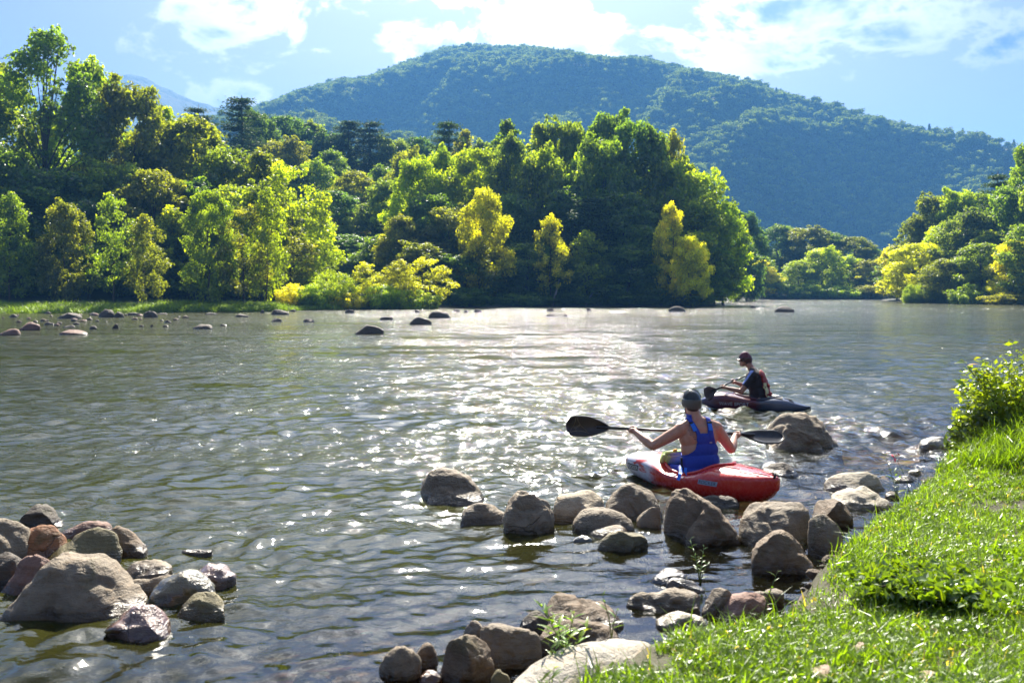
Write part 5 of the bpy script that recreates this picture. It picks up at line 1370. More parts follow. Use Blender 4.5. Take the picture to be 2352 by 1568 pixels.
bush((4.35, 9.35, .36), (.22, .2, .22), 14, 700, 'small dark leaved plant at the corner of the bank', 85, (.09, .14, .02), False, 6)
bush((2.25, 5.35, .42), (.46, .36, .07), 0, 3000, 'patch of low broad leaved weeds with dark gaps in the grass', 86, (.11, .18, .012), False, 10)

# fallen leaves on the grass
M_DEAD = simple_mat('dead_leaf', (.36, .22, .14), .7, .3, 30)
for (xv, yv, s_, lab) in ((2068, 1338, 1.5, 'brown dead leaf lying under the weeds patch'), (1765, 1420, 1.0, 'curled dead leaf on the pinkish boulder'), (2145, 1565, 1.3, 'pale dead leaf in the grass near the bottom edge'), (1880, 1556, 1.2, 'pale pinkish dead leaf in the bottom grass'), (1965, 1500, 1.0, 'dead leaf beside a bare spot in the grass')):
    dd = 3.2
    for _ in range(400):
        zz_ = float(ground_z([(PX(xv, dd), dd)])[0])
        if PZ(yv, dd) <= zz_: break
        dd += .02
    me = OVAL.copy(); me.name = 'dead_leaf'
    o = link('dead_leaf', me, None); me.materials.clear(); me.materials.append(M_DEAD)
    o.location = (PX(xv, dd), dd, zz_ + .045); o.scale = (s_ * .8, s_ * 1.2, s_); o.rotation_euler = (.3, -.15, random.uniform(0, 6))
    tag(o, lab, 'leaf')
# ------------------------------------------------------------------ people, kayaks, paddles
class Body:
    """overlapping limbs fused into one continuous skin"""
    def __init__(s): s.bm = bmesh.new()
    def ell(s, c, r, q=None):
        m4 = Matrix.Translation(Vector(c)) @ (q.to_matrix().to_4x4() if q is not None else Matrix()) @ Matrix.Diagonal((*r, 1))
        bmesh.ops.create_uvsphere(s.bm, u_segments=24, v_segments=16, radius=1, matrix=m4)
    def cap(s, p0, r0, p1, r1):
        p0 = Vector(p0); p1 = Vector(p1); d = p1 - p0; L = d.length
        q = d.to_track_quat('Z', 'Y').to_matrix().to_4x4()
        rings = []
        prof = [(-r0 * math.cos(t), r0 * math.sin(t)) for t in np.linspace(0, math.pi / 2, 6)] + [(L + r1 * math.sin(t), r1 * math.cos(t)) for t in np.linspace(0, math.pi / 2, 6)]
        n = 16
        for (z, r) in prof:
            rings.append([s.bm.verts.new(p0 + q @ Vector((max(r, 1e-4) * math.cos(2 * math.pi * k / n), max(r, 1e-4) * math.sin(2 * math.pi * k / n), z))) for k in range(n)])
        for a, b in zip(rings[:-1], rings[1:]):
            for k in range(n): s.bm.faces.new((a[k], a[(k + 1) % n], b[(k + 1) % n], b[k]))
        s.bm.faces.new(list(reversed(rings[0]))); s.bm.faces.new(rings[-1])
    def fuse(s, name, voxel=.009, smooth=5):
        me = bpy.data.meshes.new(name + '_raw'); s.bm.to_mesh(me); s.bm.free()
        o = bpy.data.objects.new('tmp', me); COL.objects.link(o)
        m1 = o.modifiers.new('r', 'REMESH'); m1.mode = 'VOXEL'; m1.voxel_size = voxel
        m2 = o.modifiers.new('s', 'SMOOTH'); m2.factor = .5; m2.iterations = smooth
        dg = bpy.context.evaluated_depsgraph_get(); dg.update()
        res = bpy.data.meshes.new_from_object(o.evaluated_get(dg)); res.name = name
        bpy.data.objects.remove(o); bpy.data.meshes.remove(me)
        for p in res.polygons: p.use_smooth = True
        return res


class Frame:
    def __init__(s, O, f):
        s.O = Vector(O); s.f = Vector((f[0], f[1], 0)).normalized(); s.r = Vector((s.f.y, -s.f.x, 0)); s.u = Vector((0, 0, 1))
    def P(s, a, b, c): return s.O + s.r * a + s.f * b + s.u * c
    def inv(s, p):
        d = Vector(p) - s.O; return d.dot(s.r), d.dot(s.f), d.dot(s.u)
    def q(s): return Matrix((s.r, s.f, s.u)).transposed().to_quaternion()


def hand(B, c, ax, arm_from):
    """a fist closed round a shaft that runs along ax through c"""
    c = Vector(c); ax = Vector(ax).normalized(); back = (Vector(arm_from) - c); back = (back - ax * back.dot(ax)).normalized(); side = ax.cross(back)
    B.ell(c + back * .036, (.042, .020, .034), Matrix((ax, back, side)).transposed().to_quaternion())
    for i in range(4):
        o = c + ax * (.030 - .020 * i); L = (.92, 1.0, .96, .8)[i]
        pts = [o + (back * math.cos(t) + side * math.sin(t)) * (.027) for t in (R(35), R(95), R(150 * L), R(215 * L))]
        for a, b, r0, r1 in zip(pts[:-1], pts[1:], (.0105, .0098, .0088), (.0098, .0088, .0075)): B.cap(a, r0, b, r1)
    t0 = c + ax * .040 + back * .030 - side * .012; t1 = c + ax * .042 + back * .004 - side * .026; t2 = c + ax * .022 - back * .02 - side * .020
    B.cap(t0, .0125, t1, .0115); B.cap(t1, .0115, t2, .009)


def shell_part(name, me, pred, off, mat, parent, thick=.0, relax=0):
    """clothing: the body surface where pred holds, lifted off the skin"""
    bm = bmesh.new(); bm.from_mesh(me); bm.normal_update()
    dele = [f for f in bm.faces if not pred(f.calc_center_median())]
    bmesh.ops.delete(bm, geom=dele, context='FACES')
    for v in bm.verts: v.co += v.normal * off
    for _ in range(relax): bmesh.ops.smooth_vert(bm, verts=[v for v in bm.verts if not v.is_boundary], factor=.5, use_axis_x=True, use_axis_y=True, use_axis_z=True)
    bd = [v for v in bm.verts if v.is_boundary]
    for _ in range(4): bmesh.ops.smooth_vert(bm, verts=bd, factor=.5, use_axis_x=True, use_axis_y=True, use_axis_z=True)
    m2 = bpy.data.meshes.new(name); bm.to_mesh(m2); bm.free()
    for p in m2.polygons: p.use_smooth = True
    o = link(name, m2, mat, parent)
    sd = o.modifiers.new('t', 'SOLIDIFY'); sd.thickness = thick or off * .8; sd.offset = -1
    return o


def ribbon(name, pts, width, mat, parent, nrm, th=.003):
    b = Bag(); pts = [Vector(p) for p in pts]; N_ = Vector(nrm).normalized(); V = []
    for i, p in enumerate(pts):
        t = (pts[min(i + 1, len(pts) - 1)] - pts[max(i - 1, 0)]).normalized(); s_ = t.cross(N_).normalized()
        V += [p - s_ * width / 2 - N_ * th, p + s_ * width / 2 - N_ * th, p + s_ * width / 2 + N_ * th, p - s_ * width / 2 + N_ * th]
    Fc = [tuple(i * 4 + k for k in (j, (j + 1) % 4)) + tuple((i + 1) * 4 + k for k in ((j + 1) % 4, j)) for i in range(len(pts) - 1) for j in range(4)]
    n = len(pts) - 1; Fc += [(3, 2, 1, 0), (n * 4, n * 4 + 1, n * 4 + 2, n * 4 + 3)]
    b.add(V, Fc); return link(name, b.mesh(name, False), mat, parent)


def skin_mat(name, col, tattoo=None):
    m_, nt, out = new_mat(name)
    co = nt.new('ShaderNodeTexCoord').outputs['Object']
    n = nt.noise(co, 14, 4, .6)
    c = nt.mix(nt.m('MULTIPLY', nt.smooth(n, .4, .7), .5), rgba(col), (col[0] * .86, col[1] * .68, col[2] * .62, 1))
    if tattoo is not None:      # petals in dark ink round a centre on the shoulder blade
        v = nt.vm('SUBTRACT', co, tuple(tattoo))
        x, y, z = nt.sep(v)
        x = nt.m('ADD', x, nt.m('MULTIPLY', z, .35))
        rr = nt.m('SQRT', nt.m('ADD', nt.m('MULTIPLY', nt.m('MULTIPLY', x, x), 3.2), nt.m('MULTIPLY', z, z)))
        an = nt.m('ARCTAN2', z, x)
        pet = nt.m('ABSOLUTE', nt.m('SINE', nt.m('MULTIPLY', an, 3.0)))
        edge = nt.m('MULTIPLY', nt.m('ADD', .55, nt.m('MULTIPLY', pet, .45)), .075)
        inside = nt.m('LESS_THAN', rr, edge)
        rings = nt.m('GREATER_THAN', nt.m('SINE', nt.m('ADD', nt.m('MULTIPLY', rr, 330.0), nt.m('MULTIPLY', pet, 5.0))), -.25)
        back = nt.m('LESS_THAN', y, .10)
        k = nt.m('MULTIPLY', nt.m('MULTIPLY', inside, rings), nt.m('MULTIPLY', back, .75))
        c = nt.mix(k, c, (.05, .045, .05, 1))
    p = principled(nt, out, c, .48, nt.noise(co, 160, 3), .25, .002, Subsurface_Weight=.12, Subsurface_Scale=.02)
    p.inputs['Subsurface Radius'].default_value = (1, .35, .2)
    return m_


M_BLUE = simple_mat('blue_fabric', (.018, .055, .42), .75, .25, 40, .002)
M_BLUEW = simple_mat('bright_blue_webbing', (.02, .17, .75), .6, .15, 60)
M_BLACKF = simple_mat('black_neoprene', (.016, .016, .018), .75, .3, 40, .002)
M_CARBON = simple_mat('black_carbon', (.016, .013, .012), .28, .2, 30)
M_DECAL = simple_mat('tan_print', (.24, .19, .12), .5, .05)
M_HELM = simple_mat('dark_helmet_shell', (.020, .024, .026), .25, .15, 10)
M_HELMB = simple_mat('olive_grey_helmet_band', (.075, .085, .075), .45, .15, 10)
M_HAIR = simple_mat('dark_hair', (.022, .013, .010), .7, .4, 90, .004)
M_GLASS = simple_mat('dark_sunglasses', (.010, .010, .012), .1, .0)
M_SHIRT = simple_mat('black_shirt', (.022, .016, .020), .85, .3, 50, .002)
M_PALE = simple_mat('pale_blue_sleeve_panel', (.30, .38, .72), .8, .15, 50)
M_RED = simple_mat('red_vest', (.34, .03, .025), .7, .25, 40, .003)
M_YEL = simple_mat('pale_yellow_piping', (.72, .68, .36), .7, .1)
M_LIME = simple_mat('lime_foam', (.50, .66, .22), .7, .1, 20)
M_DGREEN = simple_mat('green_foam', (.03, .20, .07), .7, .1, 20)
M_GREYF = simple_mat('grey_foam', (.42, .42, .40), .8, .1, 20)
M_YBUCK = simple_mat('yellow_strap', (.75, .45, .03), .5, .1)
M_WHITE = simple_mat('pale_print', (.62, .62, .64), .5, .05)


def head(B, F_, c, look=None, tilt=0):
    """skull, jaw, nose, ears on the centre c (a,b,c in frame F_)"""
    fr = Frame(F_.P(*c), look if look is not None else (F_.f.x, F_.f.y))
    q = fr.q()
    B.ell(fr.P(0, 0, .015), (.074, .094, .102), q)
    B.ell(fr.P(0, .030, -.055), (.052, .060, .055), q)
    B.cap(fr.P(-.02, .070, -.092), .020, fr.P(.02, .070, -.092), .020)
    B.cap(fr.P(0, .090, .012), .008, fr.P(0, .108, -.022), .0125)
    B.cap(fr.P(-.03, .082, .030), .010, fr.P(.03, .082, .030), .010)
    B.cap(fr.P(-.018, .088, -.055), .007, fr.P(.018, .088, -.055), .007)
    B.cap(fr.P(-.019, .086, -.068), .007, fr.P(.019, .086, -.068), .007)
    for s_ in (-1, 1): B.ell(fr.P(s_ * .077, -.005, -.012), (.010, .020, .031), q)
    return fr


def helmet(fr, parent, shell_m, band_m, peak=False):
    q = fr.q().to_matrix().to_4x4()
    wearer = parent
    def dome(z0, z1, sx, name, mat, off=0, **k_):
        V = []; Fc = []; n = 40; rows = 12
        for i in range(rows + 1):
            ph = R(z0 + (z1 - z0) * i / rows)
            for k in range(n):
                th = 2 * math.pi * k / n
                dip = -.035 * (.5 - .5 * math.sin(th)) * (1 - i / rows) if z0 < 0 else 0
                V.append(fr.P(*((.094 + off) * sx * math.cos(ph) * math.cos(th), (.113 + off) * math.cos(ph) * math.sin(th) - .004, .028 + (.112 + off) * math.sin(ph) + dip)))
        for i in range(rows):
            for k in range(n): Fc.append((i * n + k, i * n + (k + 1) % n, (i + 1) * n + (k + 1) % n, (i + 1) * n + k))
        b = Bag(); b.add(V, Fc)
        o = link(name, b.mesh(name), mat, parent); sd = o.modifiers.new('t', 'SOLIDIFY'); sd.thickness = .012; sd.offset = -1
        return o
    h = dome(-24, 89.5, 1, 'helmet', shell_m); parent = h
    dome(-24, 8, 1, 'helmet_band', band_m, .003)
    b = Bag()
    for dy in (-.02, .02): # raised ridge over the top
        b.tube([fr.P(.1 * math.cos(t) * .95 , dy - .012 * math.cos(t * 2), .032 + .112 * math.sin(t)) for t in np.linspace(.25, math.pi - .25, 16)], .005, 6)
    link('helmet_ridge', b.mesh('helmet_ridge'), shell_m, parent)
    b = Bag()
    for s_ in (-1, 1):
        b.tube([fr.P(s_ * .090, -.03, .0), fr.P(s_ * .078, .0, -.055), fr.P(s_ * .045, .045, -.108)], .005, 6)
        b.tube([fr.P(s_ * .088, .05, .005), fr.P(s_ * .080, .02, -.045)], .004, 6)
    b.tube([fr.P(-.045, .045, -.108), fr.P(0, .055, -.118), fr.P(.045, .045, -.108)], .005, 6)
    link('chin_strap', b.mesh('chin_strap'), M_BLACKF, parent)
    if peak:
        V = []; 
        for i in range(9):
            th = R(40 + 100 * i / 8)
            for e_ in (0, 1): V.append(fr.P(.100 * math.cos(th) * (1 + .05 * e_), (.118 + .035 * e_) * math.sin(th), .018 - .012 * e_))
        b = Bag(); b.add(V, [(2 * i, 2 * i + 1, 2 * i + 3, 2 * i + 2) for i in range(8)])
        o = link('helmet_peak', b.mesh('helmet_peak'), M_HPEAK, parent); sd = o.modifiers.new('t', 'SOLIDIFY'); sd.thickness = .006


def kayak(name, C, head_dir, Ln, W, st, mat, cockpit, label, zoff=0.0):
    """st: rows (s, half width share, keel, seam, deck crown); s=+1 is the bow"""
    hd = Vector((head_dir[0], head_dir[1], 0)).normalized(); lf = Vector((-hd.y, hd.x, 0))
    st = np.array(st)[np.argsort([r[0] for r in st])]
    def at(s_): return [float(np.interp(s_, st[:, 0], st[:, k])) for k in (1, 2, 3, 4)]
    def smooth_at(s_): 
        a = np.mean([at(min(1, max(-1, s_ + d))) for d in (-.05, -.025, 0, .025, .05)], axis=0); return a
    NS, NTT = 120, 72
    xc, ca, cb = cockpit
    V = []; Fc = []; inn = []
    def surf(s_, th):
        w_, k, g_, c = smooth_at(s_); w_ *= W / 2
        cs, sn = math.cos(th), math.sin(th)
        y = w_ * math.copysign(abs(cs) ** .75, cs)
        z = g_ + (c - g_) * abs(sn) ** 1.15 if sn >= 0 else g_ + (k - g_) * abs(sn) ** .6
        return s_ * Ln / 2, y, z
    for i in range(NS + 1):
        s_ = -1 + 2 * i / NS; s_ = math.sin(s_ * math.pi / 2) * .35 + s_ * .65
        for j in range(NTT):
            th = 2 * math.pi * j / NTT
            x, y, z = surf(s_, th)
            e_ = ((x - xc) / ca) ** 2 + (y / cb) ** 2
            ins = math.sin(th) > 0 and e_ < 1
            if ins: z = z - min(.17, (1 - e_) * 1.2)
            V.append((x, y, z)); inn.append(ins)
    for i in range(NS):
        for j in range(NTT):
            j2 = (j + 1) % NTT; Fc.append((i * NTT + j, i * NTT + j2, (i + 1) * NTT + j2, (i + 1) * NTT + j))
    b = Bag(); b.V = V; b.F = [list(f) for f in Fc] + [list(range(NTT))[::-1], [NS * NTT + k for k in range(NTT)]]
    b.M = [1 if sum(inn[v] for v in f) >= 3 else 0 for f in Fc] + [0, 0]
    me = b.mesh(name)
    root = bpy.data.objects.new(name, None); COL.objects.link(root)
    root.matrix_world = Matrix.Translation(Vector(C) + Vector((0, 0, zoff))) @ Matrix((hd, lf, Vector((0, 0, 1)))).transposed().to_4x4()
    tag(root, label, 'kayak')
    hull = link('hull', me, [mat, M_BLACKF], root)
    # coaming round the cockpit
    pts = []
    for k in range(49):
        t = 2 * math.pi * k / 48; x = xc + ca * math.cos(t); y = cb * math.sin(t)
        w_, kk, g_, c = smooth_at(x / (Ln / 2)); w_ *= W / 2
        cs = min(1, (abs(y) / w_)) ** (1 / .75); sn = math.sqrt(max(0, 1 - cs * cs)); pts.append((x, y, g_ + (c - g_) * sn ** 1.15 + .008))
    b = Bag(); b.tube(pts, .016, 8, False); link('cockpit_rim', b.mesh('cockpit_rim'), mat, root)
    def side(x, z):
        w_, k, g_, c = smooth_at(x / (Ln / 2)); w_ *= W / 2
        if z < g_: sn = min(1, (g_ - z) / (g_ - k)) ** (1 / .6)
        else: sn = min(1, (z - g_) / max(1e-3, c - g_)) ** (1 / 1.15)
        return w_ * math.sqrt(max(0, 1 - sn * sn)) ** .75
    def top(x, y):
        w_, k, g_, c = smooth_at(x / (Ln / 2)); w_ *= W / 2
        cs = min(1, (abs(y) / w_)) ** (1 / .75); sn = math.sqrt(max(0, 1 - cs * cs)); return g_ + (c - g_) * sn ** 1.15
    return root, side, top


def side_text(root, side, body, x0, z0, size, mat, off=.004, shear=0.0):
    cu = bpy.data.curves.new('lettering', 'FONT'); cu.body = body; cu.size = size; cu.space_character = 1.05; cu.shear = shear; cu.offset = .0006
    o = bpy.data.objects.new('tmp', cu); COL.objects.link(o)
    dg = bpy.context.evaluated_depsgraph_get(); dg.update()
    me = bpy.data.meshes.new_from_object(o.evaluated_get(dg)); bpy.data.objects.remove(o)
    me.name = 'lettering'; me.materials.clear()
    for v in me.vertices:
        x = x0 - v.co.x; z = z0 + v.co.y; v.co = (x, side(x, z) + off, z)
    return link('lettering', me, mat, root)


def paddle(A, Bp, faceL, faceR, label, prints=False, blade_len=.46, bw=.195):
    A = Vector(A); Bp = Vector(Bp); ax = (Bp - A).normalized()
    root = bpy.data.objects.new('paddle', None); COL.objects.link(root); root.location = (A + Bp) / 2
    tag(root, label, 'paddle'); O = root.location.copy()
    b = Bag(); b.tube([A + ax * (blade_len * .7) - O, Bp - ax * (blade_len * .7) - O], .0155, 12); link('shaft', b.mesh('shaft'), M_CARBON, root)
    for tip, d, face in ((A, ax, faceL), (Bp, -ax, faceR)):
        fn = Vector(face); fn = (fn - ax * fn.dot(ax)).normalized(); wd = d.cross(fn).normalized()
        V = []; n = 26; m = 12
        for i in range(n + 1):
            t = i / n
            wdt = bw * .5 * (min(1, (t / .16)) ** .42) * (1 if t < .45 else max(.0, 1 - ((t - .45) / .56) ** 1.5) ** .85) + .010
            for j in range(m + 1):
                s_ = -1 + 2 * j / m
                V.append(tip + d * (blade_len * t) + wd * (wdt * s_) + fn * (-.012 * (1 - s_ * s_) + .03 * (1 - t) ** 2 * 0 - .018 * math.sin(math.pi * t)) - O)
        b = Bag(); b.add(V, [(i * (m + 1) + j, i * (m + 1) + j + 1, (i + 1) * (m + 1) + j + 1, (i + 1) * (m + 1) + j) for i in range(n) for j in range(m)])
        o = link('blade', b.mesh('blade'), M_CARBON, root); sd = o.modifiers.new('t', 'SOLIDIFY'); sd.thickness = .007; sd.offset = 0
        if prints and d == ax:
            L_ = [[(270, 265), (400, 300), (530, 325)], [(550, 325), (690, 325), (820, 300), (930, 262)], [(300, 280), (430, 455), (535, 330)], [(435, 470), (475, 580), (492, 690)], [(530, 690), (570, 590), (640, 500), (880, 300)], [(490, 385), (650, 480)], [(485, 410), (628, 500)], [(630, 490), (700, 440), (870, 320)]]
            b = Bag()
            for ln in L_:
                pts = []
                for (zx, zy) in ln:
                    t = (zx - 195) / 1405 * 1.05; s_ = -(zy - 455) / 255
                    pts.append(tip + d * (blade_len * t) + wd * (bw * .5 * s_) - fn * (.012 * (1 - s_ * s_) + .018 * math.sin(math.pi * t)) - O)
                sgn = 1 if fn.dot(Vector((0, -1, 0))) > 0 else -1
                b.tube([p + fn * sgn * .0045 for p in pts], .0016, 4)
            link('printed_lines', b.mesh('printed_lines'), M_DECAL, root)
    return root


# ---- red kayak
m_, nt, out = new_mat('red_kayak_plastic')
M_REDK = m_
co = nt.new('ShaderNodeTexCoord').outputs['Object']
x, y, z = nt.sep(co)
sw = nt.noise(nt.vm('ADD', nt.vm('MULTIPLY', co, (2.0, 3.0, 5.0)), (.4, 1.1, 0)), 1.6, 3, .5, 1.2)
pale = nt.m('MULTIPLY', nt.smooth(sw, .43, .54), nt.smooth(x, .28, .50))
stain = nt.m('MULTIPLY', nt.smooth(nt.noise(co, 16, 4, .7, .3), .60, .70), nt.m('MULTIPLY', nt.smooth(x, -.30, -.05), nt.smooth(z, .16, .08)))
c = nt.mix(pale, (.56, .022, .014, 1), (.60, .58, .64, 1))
c = nt.mix(nt.m('MULTIPLY', stain, .8), c, (.05, .02, .015, 1))
principled(nt, out, c, nt.ramp(nt.noise(co, 30, 4, .7), [(.3, .20), (.7, .34)]), nt.noise(co, 6, 3), .15, .01, Coat_Weight=.5, Coat_Roughness=.12)
KC = (1.915, 10.20, -.07)
kd = (-1.13, 1.62)
RK, rk_side, rk_top = kayak('kayak', KC, kd, 2.04, .66, [
    (-1.0, .04, .22, .29, .32), (-.96, .22, .15, .285, .325), (-.85, .52, .07, .275, .335), (-.6, .84, .02, .26, .35), (-.35, .97, .0, .235, .36), (-.2, 1.0, .0, .205, .28), (0, 1.0, .0, .195, .22), (.2, .97, .0, .205, .235),
    (.36, .92, .0, .235, .30), (.55, .82, .02, .245, .33), (.75, .76, .06, .25, .33), (.9, .58, .11, .245, .31), (.97, .34, .15, .24, .285), (1.0, .10, .20, .235, .25)], M_REDK, (.0, .44, .235),
    'red creek kayak with pale swirls on its bow, nosing past the boulders')
RKM = RK.matrix_world
for (bx, w0) in ((-.62, .16), (-.72, .10)):
    pass
b = Bag()
for (pts_) in ([(-.42, .10), (-.62, .08)], [(-.50, -.08), (-.66, -.06)], [(-.78, .07), (-.95, .03)], [(-.78, -.05), (-.95, -.02)], [(-.55, .17), (-.88, .10)]):
    b.tube([(px_, py_, rk_top(px_, py_) + .001) for (px_, py_) in [pts_[0], ((pts_[0][0] + pts_[1][0]) / 2, (pts_[0][1] + pts_[1][1]) / 2), pts_[1]]], [.004, .007, .004], 6)
link('deck_groove', b.mesh('deck_groove'), simple_mat('dark_red_groove', (.20, .012, .01), .5), RK)
b = Bag(); b.tube([(-1.0, .03, .31), (-1.01, .02, .345), (-.97, -.02, .35), (-.94, -.03, .33)], .012, 8); link('grab_loop', b.mesh('grab_loop'), M_BLACKF, RK)
b = Bag(); b.tube([(.93, .05, .285), (.95, 0, .31), (.93, -.05, .285)], .010, 8); link('grab_loop', b.mesh('grab_loop'), M_BLACKF, RK)
def side_patch(root, side, x0, x1, z0, z1, mat, off=.002, sl=0.0):
    b = Bag(); n = 8; V = []
    for i in range(n + 1):
        for j in range(4):
            x = x0 + (x1 - x0) * i / n; z = z0 + (z1 - z0) * j / 3; x += sl * (z - z0); V.append((x, side(x, z) + off, z))
    b.add(V, [(i * 4 + j, i * 4 + j + 1, (i + 1) * 4 + j + 1, (i + 1) * 4 + j) for i in range(n) for j in range(3)])
    return link('sticker', b.mesh('sticker'), mat, root)
M_STICK = simple_mat('black_sticker', (.035, .04, .045), .35, .1)
M_STICKB = simple_mat('pale_blue_sticker', (.36, .48, .62), .4, .1)
side_patch(RK, rk_side, .86, .64, .165, .225, M_STICK, sl=-.3); side_text(RK, rk_side, 'ROCKER', .85, .178, .052, M_WHITE, .005, .3)
side_patch(RK, rk_side, -.30, -.52, .185, .232, M_STICKB, sl=-.3); side_text(RK, rk_side, 'ROCKER', -.31, .193, .050, M_STICK, .005, .3)
# foam block standing at the front of the cockpit
def soft_box(name, size, mats, parent, loc, rot, bands=None):
    bm = bmesh.new(); bmesh.ops.create_cube(bm, size=1)
    for v in bm.verts: v.co = Vector((v.co.x * size[0], v.co.y * size[1], v.co.z * size[2]))
    bmesh.ops.bevel(bm, geom=list(bm.edges), offset=min(size) * .3, segments=4, affect='EDGES')
    me = bpy.data.meshes.new(name); bm.to_mesh(me); bm.free()
    for p in me.polygons: p.use_smooth = True
    o = link(name, me, mats, parent); o.location = loc; o.rotation_euler = rot; return o
o = soft_box('foam_block', (.10, .30, .22), M_LIME, None, (0, 0, 0), (0, 0, 0))
o.matrix_world = RKM @ Matrix.Translation((.36, .04, .30)) @ Matrix.Rotation(R(-28), 4, 'Y')
tag(o, 'lime green and grey foam block in the front of the red kayak cockpit', 'foam block')
o2 = soft_box('grey_face', (.09, .24, .19), M_GREYF, o, (-.012, -.012, .014), (0, 0, 0))
o3 = soft_box('green_end', (.106, .10, .07), M_DGREEN, o, (0, .07, -.09), (0, 0, 0))
o4 = soft_box('strap', (.03, .05, .04), M_YBUCK, o, (0, 0, .118), (0, 0, 0))

# ---- near paddler
F1 = Frame((1.925, 10.20, .085), (-.20, .98))
f1r, f1f = F1.r, F1.f
B = Body(); q1 = F1.q()
B.ell(F1.P(0, 0, .06), (.215, .15, .13), q1); B.ell(F1.P(0, .0, .17), (.198, .135, .15), q1); B.ell(F1.P(-.005, .01, .30), (.192, .128, .15), q1)
B.ell(F1.P(-.01, .015, .41), (.205, .125, .14), q1); B.ell(F1.P(-.015, .01, .50), (.180, .10, .085), q1)
for s_ in (-1, 1):
    B.ell(F1.P(s_ * .085 - .01, -.035, .44), (.078, .070, .11), q1)       # shoulder blades
    B.cap(F1.P(s_ * .05 - .03, .015, .575), .058, F1.P(s_ * .165 - .01, .01, .53), .058)
SL, EL, HL = (-.195, .01, .505), (-.475, .09, .335), (-.60, .40, .47)
SR, ER, HR = (.180, .01, .505), (.355, .03, .285), (.535, .32, .395)
lh = F1.P(*HL); rh = F1.P(*HR); shaft = (rh - lh).normalized()
for (S, E, Hh) in ((SL, EL, lh), (SR, ER, rh)):
    S = F1.P(*S); E = F1.P(*E)
    B.ell(S, (.074, .072, .074), q1); m1 = S.lerp(E, .4)
    B.cap(S, .068, m1, .063); B.cap(m1, .063, E, .047)
    bk = (E - Hh).normalized(); wr = Hh + bk * .075
    m2 = E.lerp(wr, .3); B.cap(E, .047, m2, .051); B.cap(m2, .051, wr, .031); B.cap(wr, .031, Hh + bk * .035, .029)
    hand(B, Hh, shaft if S is not None else shaft, E)
B.cap(F1.P(-.03, .015, .56), .075, F1.P(-.055, .045, .68), .064)
hf = head(B, F1, (-.065, .06, .765), look=(-.34, .94))
hdv = Vector((kd[0], kd[1], 0)).normalized(); lfv = Vector((-hdv.y, hdv.x, 0))
for s_ in (-1, 1):
    k0 = F1.O + lfv * s_ * .09 + Vector((0, 0, .03)); k1 = F1.O + hdv * .45 + lfv * s_ * .17 + Vector((0, 0, .05)); k2 = F1.O + hdv * .80 + lfv * s_ * .10 + Vector((0, 0, .0))
    B.cap(k0, .085, k1, .06); B.cap(k1, .058, k2, .036); B.cap(k2, .035, k2 + hdv * .05 + Vector((0, 0, .04)), .025)
me1 = B.fuse('person_body', .0085, 4)
TAT = F1.P(-.115, -.10, .485)
M_SKIN1 = skin_mat('skin_near', (.50, .27, .175), TAT)
P1 = link('person', me1, M_SKIN1)
tag(P1, 'person from behind in blue tank top and dark helmet, holding a paddle across', 'person')


def shirt1(p):
    a, b_, c = F1.inv(p)
    if c > .66 or c < .075 or abs(a) > .26: return False
    if c < .21: return True
    lo = np.interp(c, [.21, .24, .275, .32, .37, .465, .60], [-.27, -.20, -.14, -.095, -.075, -.082, -.145])
    hi = np.interp(c, [.25, .27, .30, .35, .42, .47, .60], [.27, .21, .18, .145, .112, .100, .105])
    if not (lo < a < hi): return False
    if c > .475:
        vl = lo + .055; vr = hi - .055
        if vl < a < vr: return (c - .475) < .02 * 0
    return True
shell_part('tank_top', me1, shirt1, .013, M_BLUE, P1, .010, 2)
shell_part('shorts', me1, lambda p: F1.inv(p)[2] < .09 and p.z < .2, .012, M_BLACKF, P1, .008, 1)
def on_back(a, c, off=.016):
    """point just outside the back at (a, c)"""
    best = None
    for v in me1.vertices:
        A_, B_, C_ = F1.inv(v.co)
        if abs(A_ - a) < .016 and abs(C_ - c) < .016 and (best is None or B_ < best): best = B_
    return F1.P(a, (best if best is not None else -.1) - off, c)
for (a0, a1) in ((-.120, -.095), (.078, .070)):
    ribbon('shoulder_strap', [on_back(a0, .585, .020), on_back((a0 + a1) / 2, .55, .020), on_back(a1, .505, .020)], .042, M_BLUEW, P1, -F1.f)
    ribbon('strap_buckle', [on_back(a0, .590, .026), on_back(a0, .572, .026)], .048, M_BLACKF, P1, -F1.f)
ribbon('side_strap', [F1.P(-.215, -.05, .14), F1.P(-.25, -.11, .13), F1.P(-.275, -.17, .10), F1.P(-.30, -.22, .095), F1.P(-.34, -.27, .045)], .034, M_BLUEW, P1, (-.2, -1, .2))
ribbon('side_strap', [F1.P(-.20, -.12, .14), F1.P(-.215, -.15, .105), F1.P(-.195, -.17, .065)], .028, M_BLUEW, P1, (-.2, -1, .2))
ribbon('side_strap', [F1.P(.19, -.02, .13), F1.P(.215, -.03, .08), F1.P(.245, -.04, .055)], .016, M_BLUEW, P1, (0, -1, 0))
ribbon('side_buckle', [F1.P(-.222, -.055, .23), F1.P(-.225, -.07, .17), F1.P(-.22, -.09, .11)], .022, M_BLACKF, P1, (-.5, -1, 0))
ribbon('label_patch', [on_back(.055, .385, .018), on_back(.085, .383, .018)], .013, simple_mat('grey_label', (.30, .33, .42), .6), P1, -F1.f, .001)
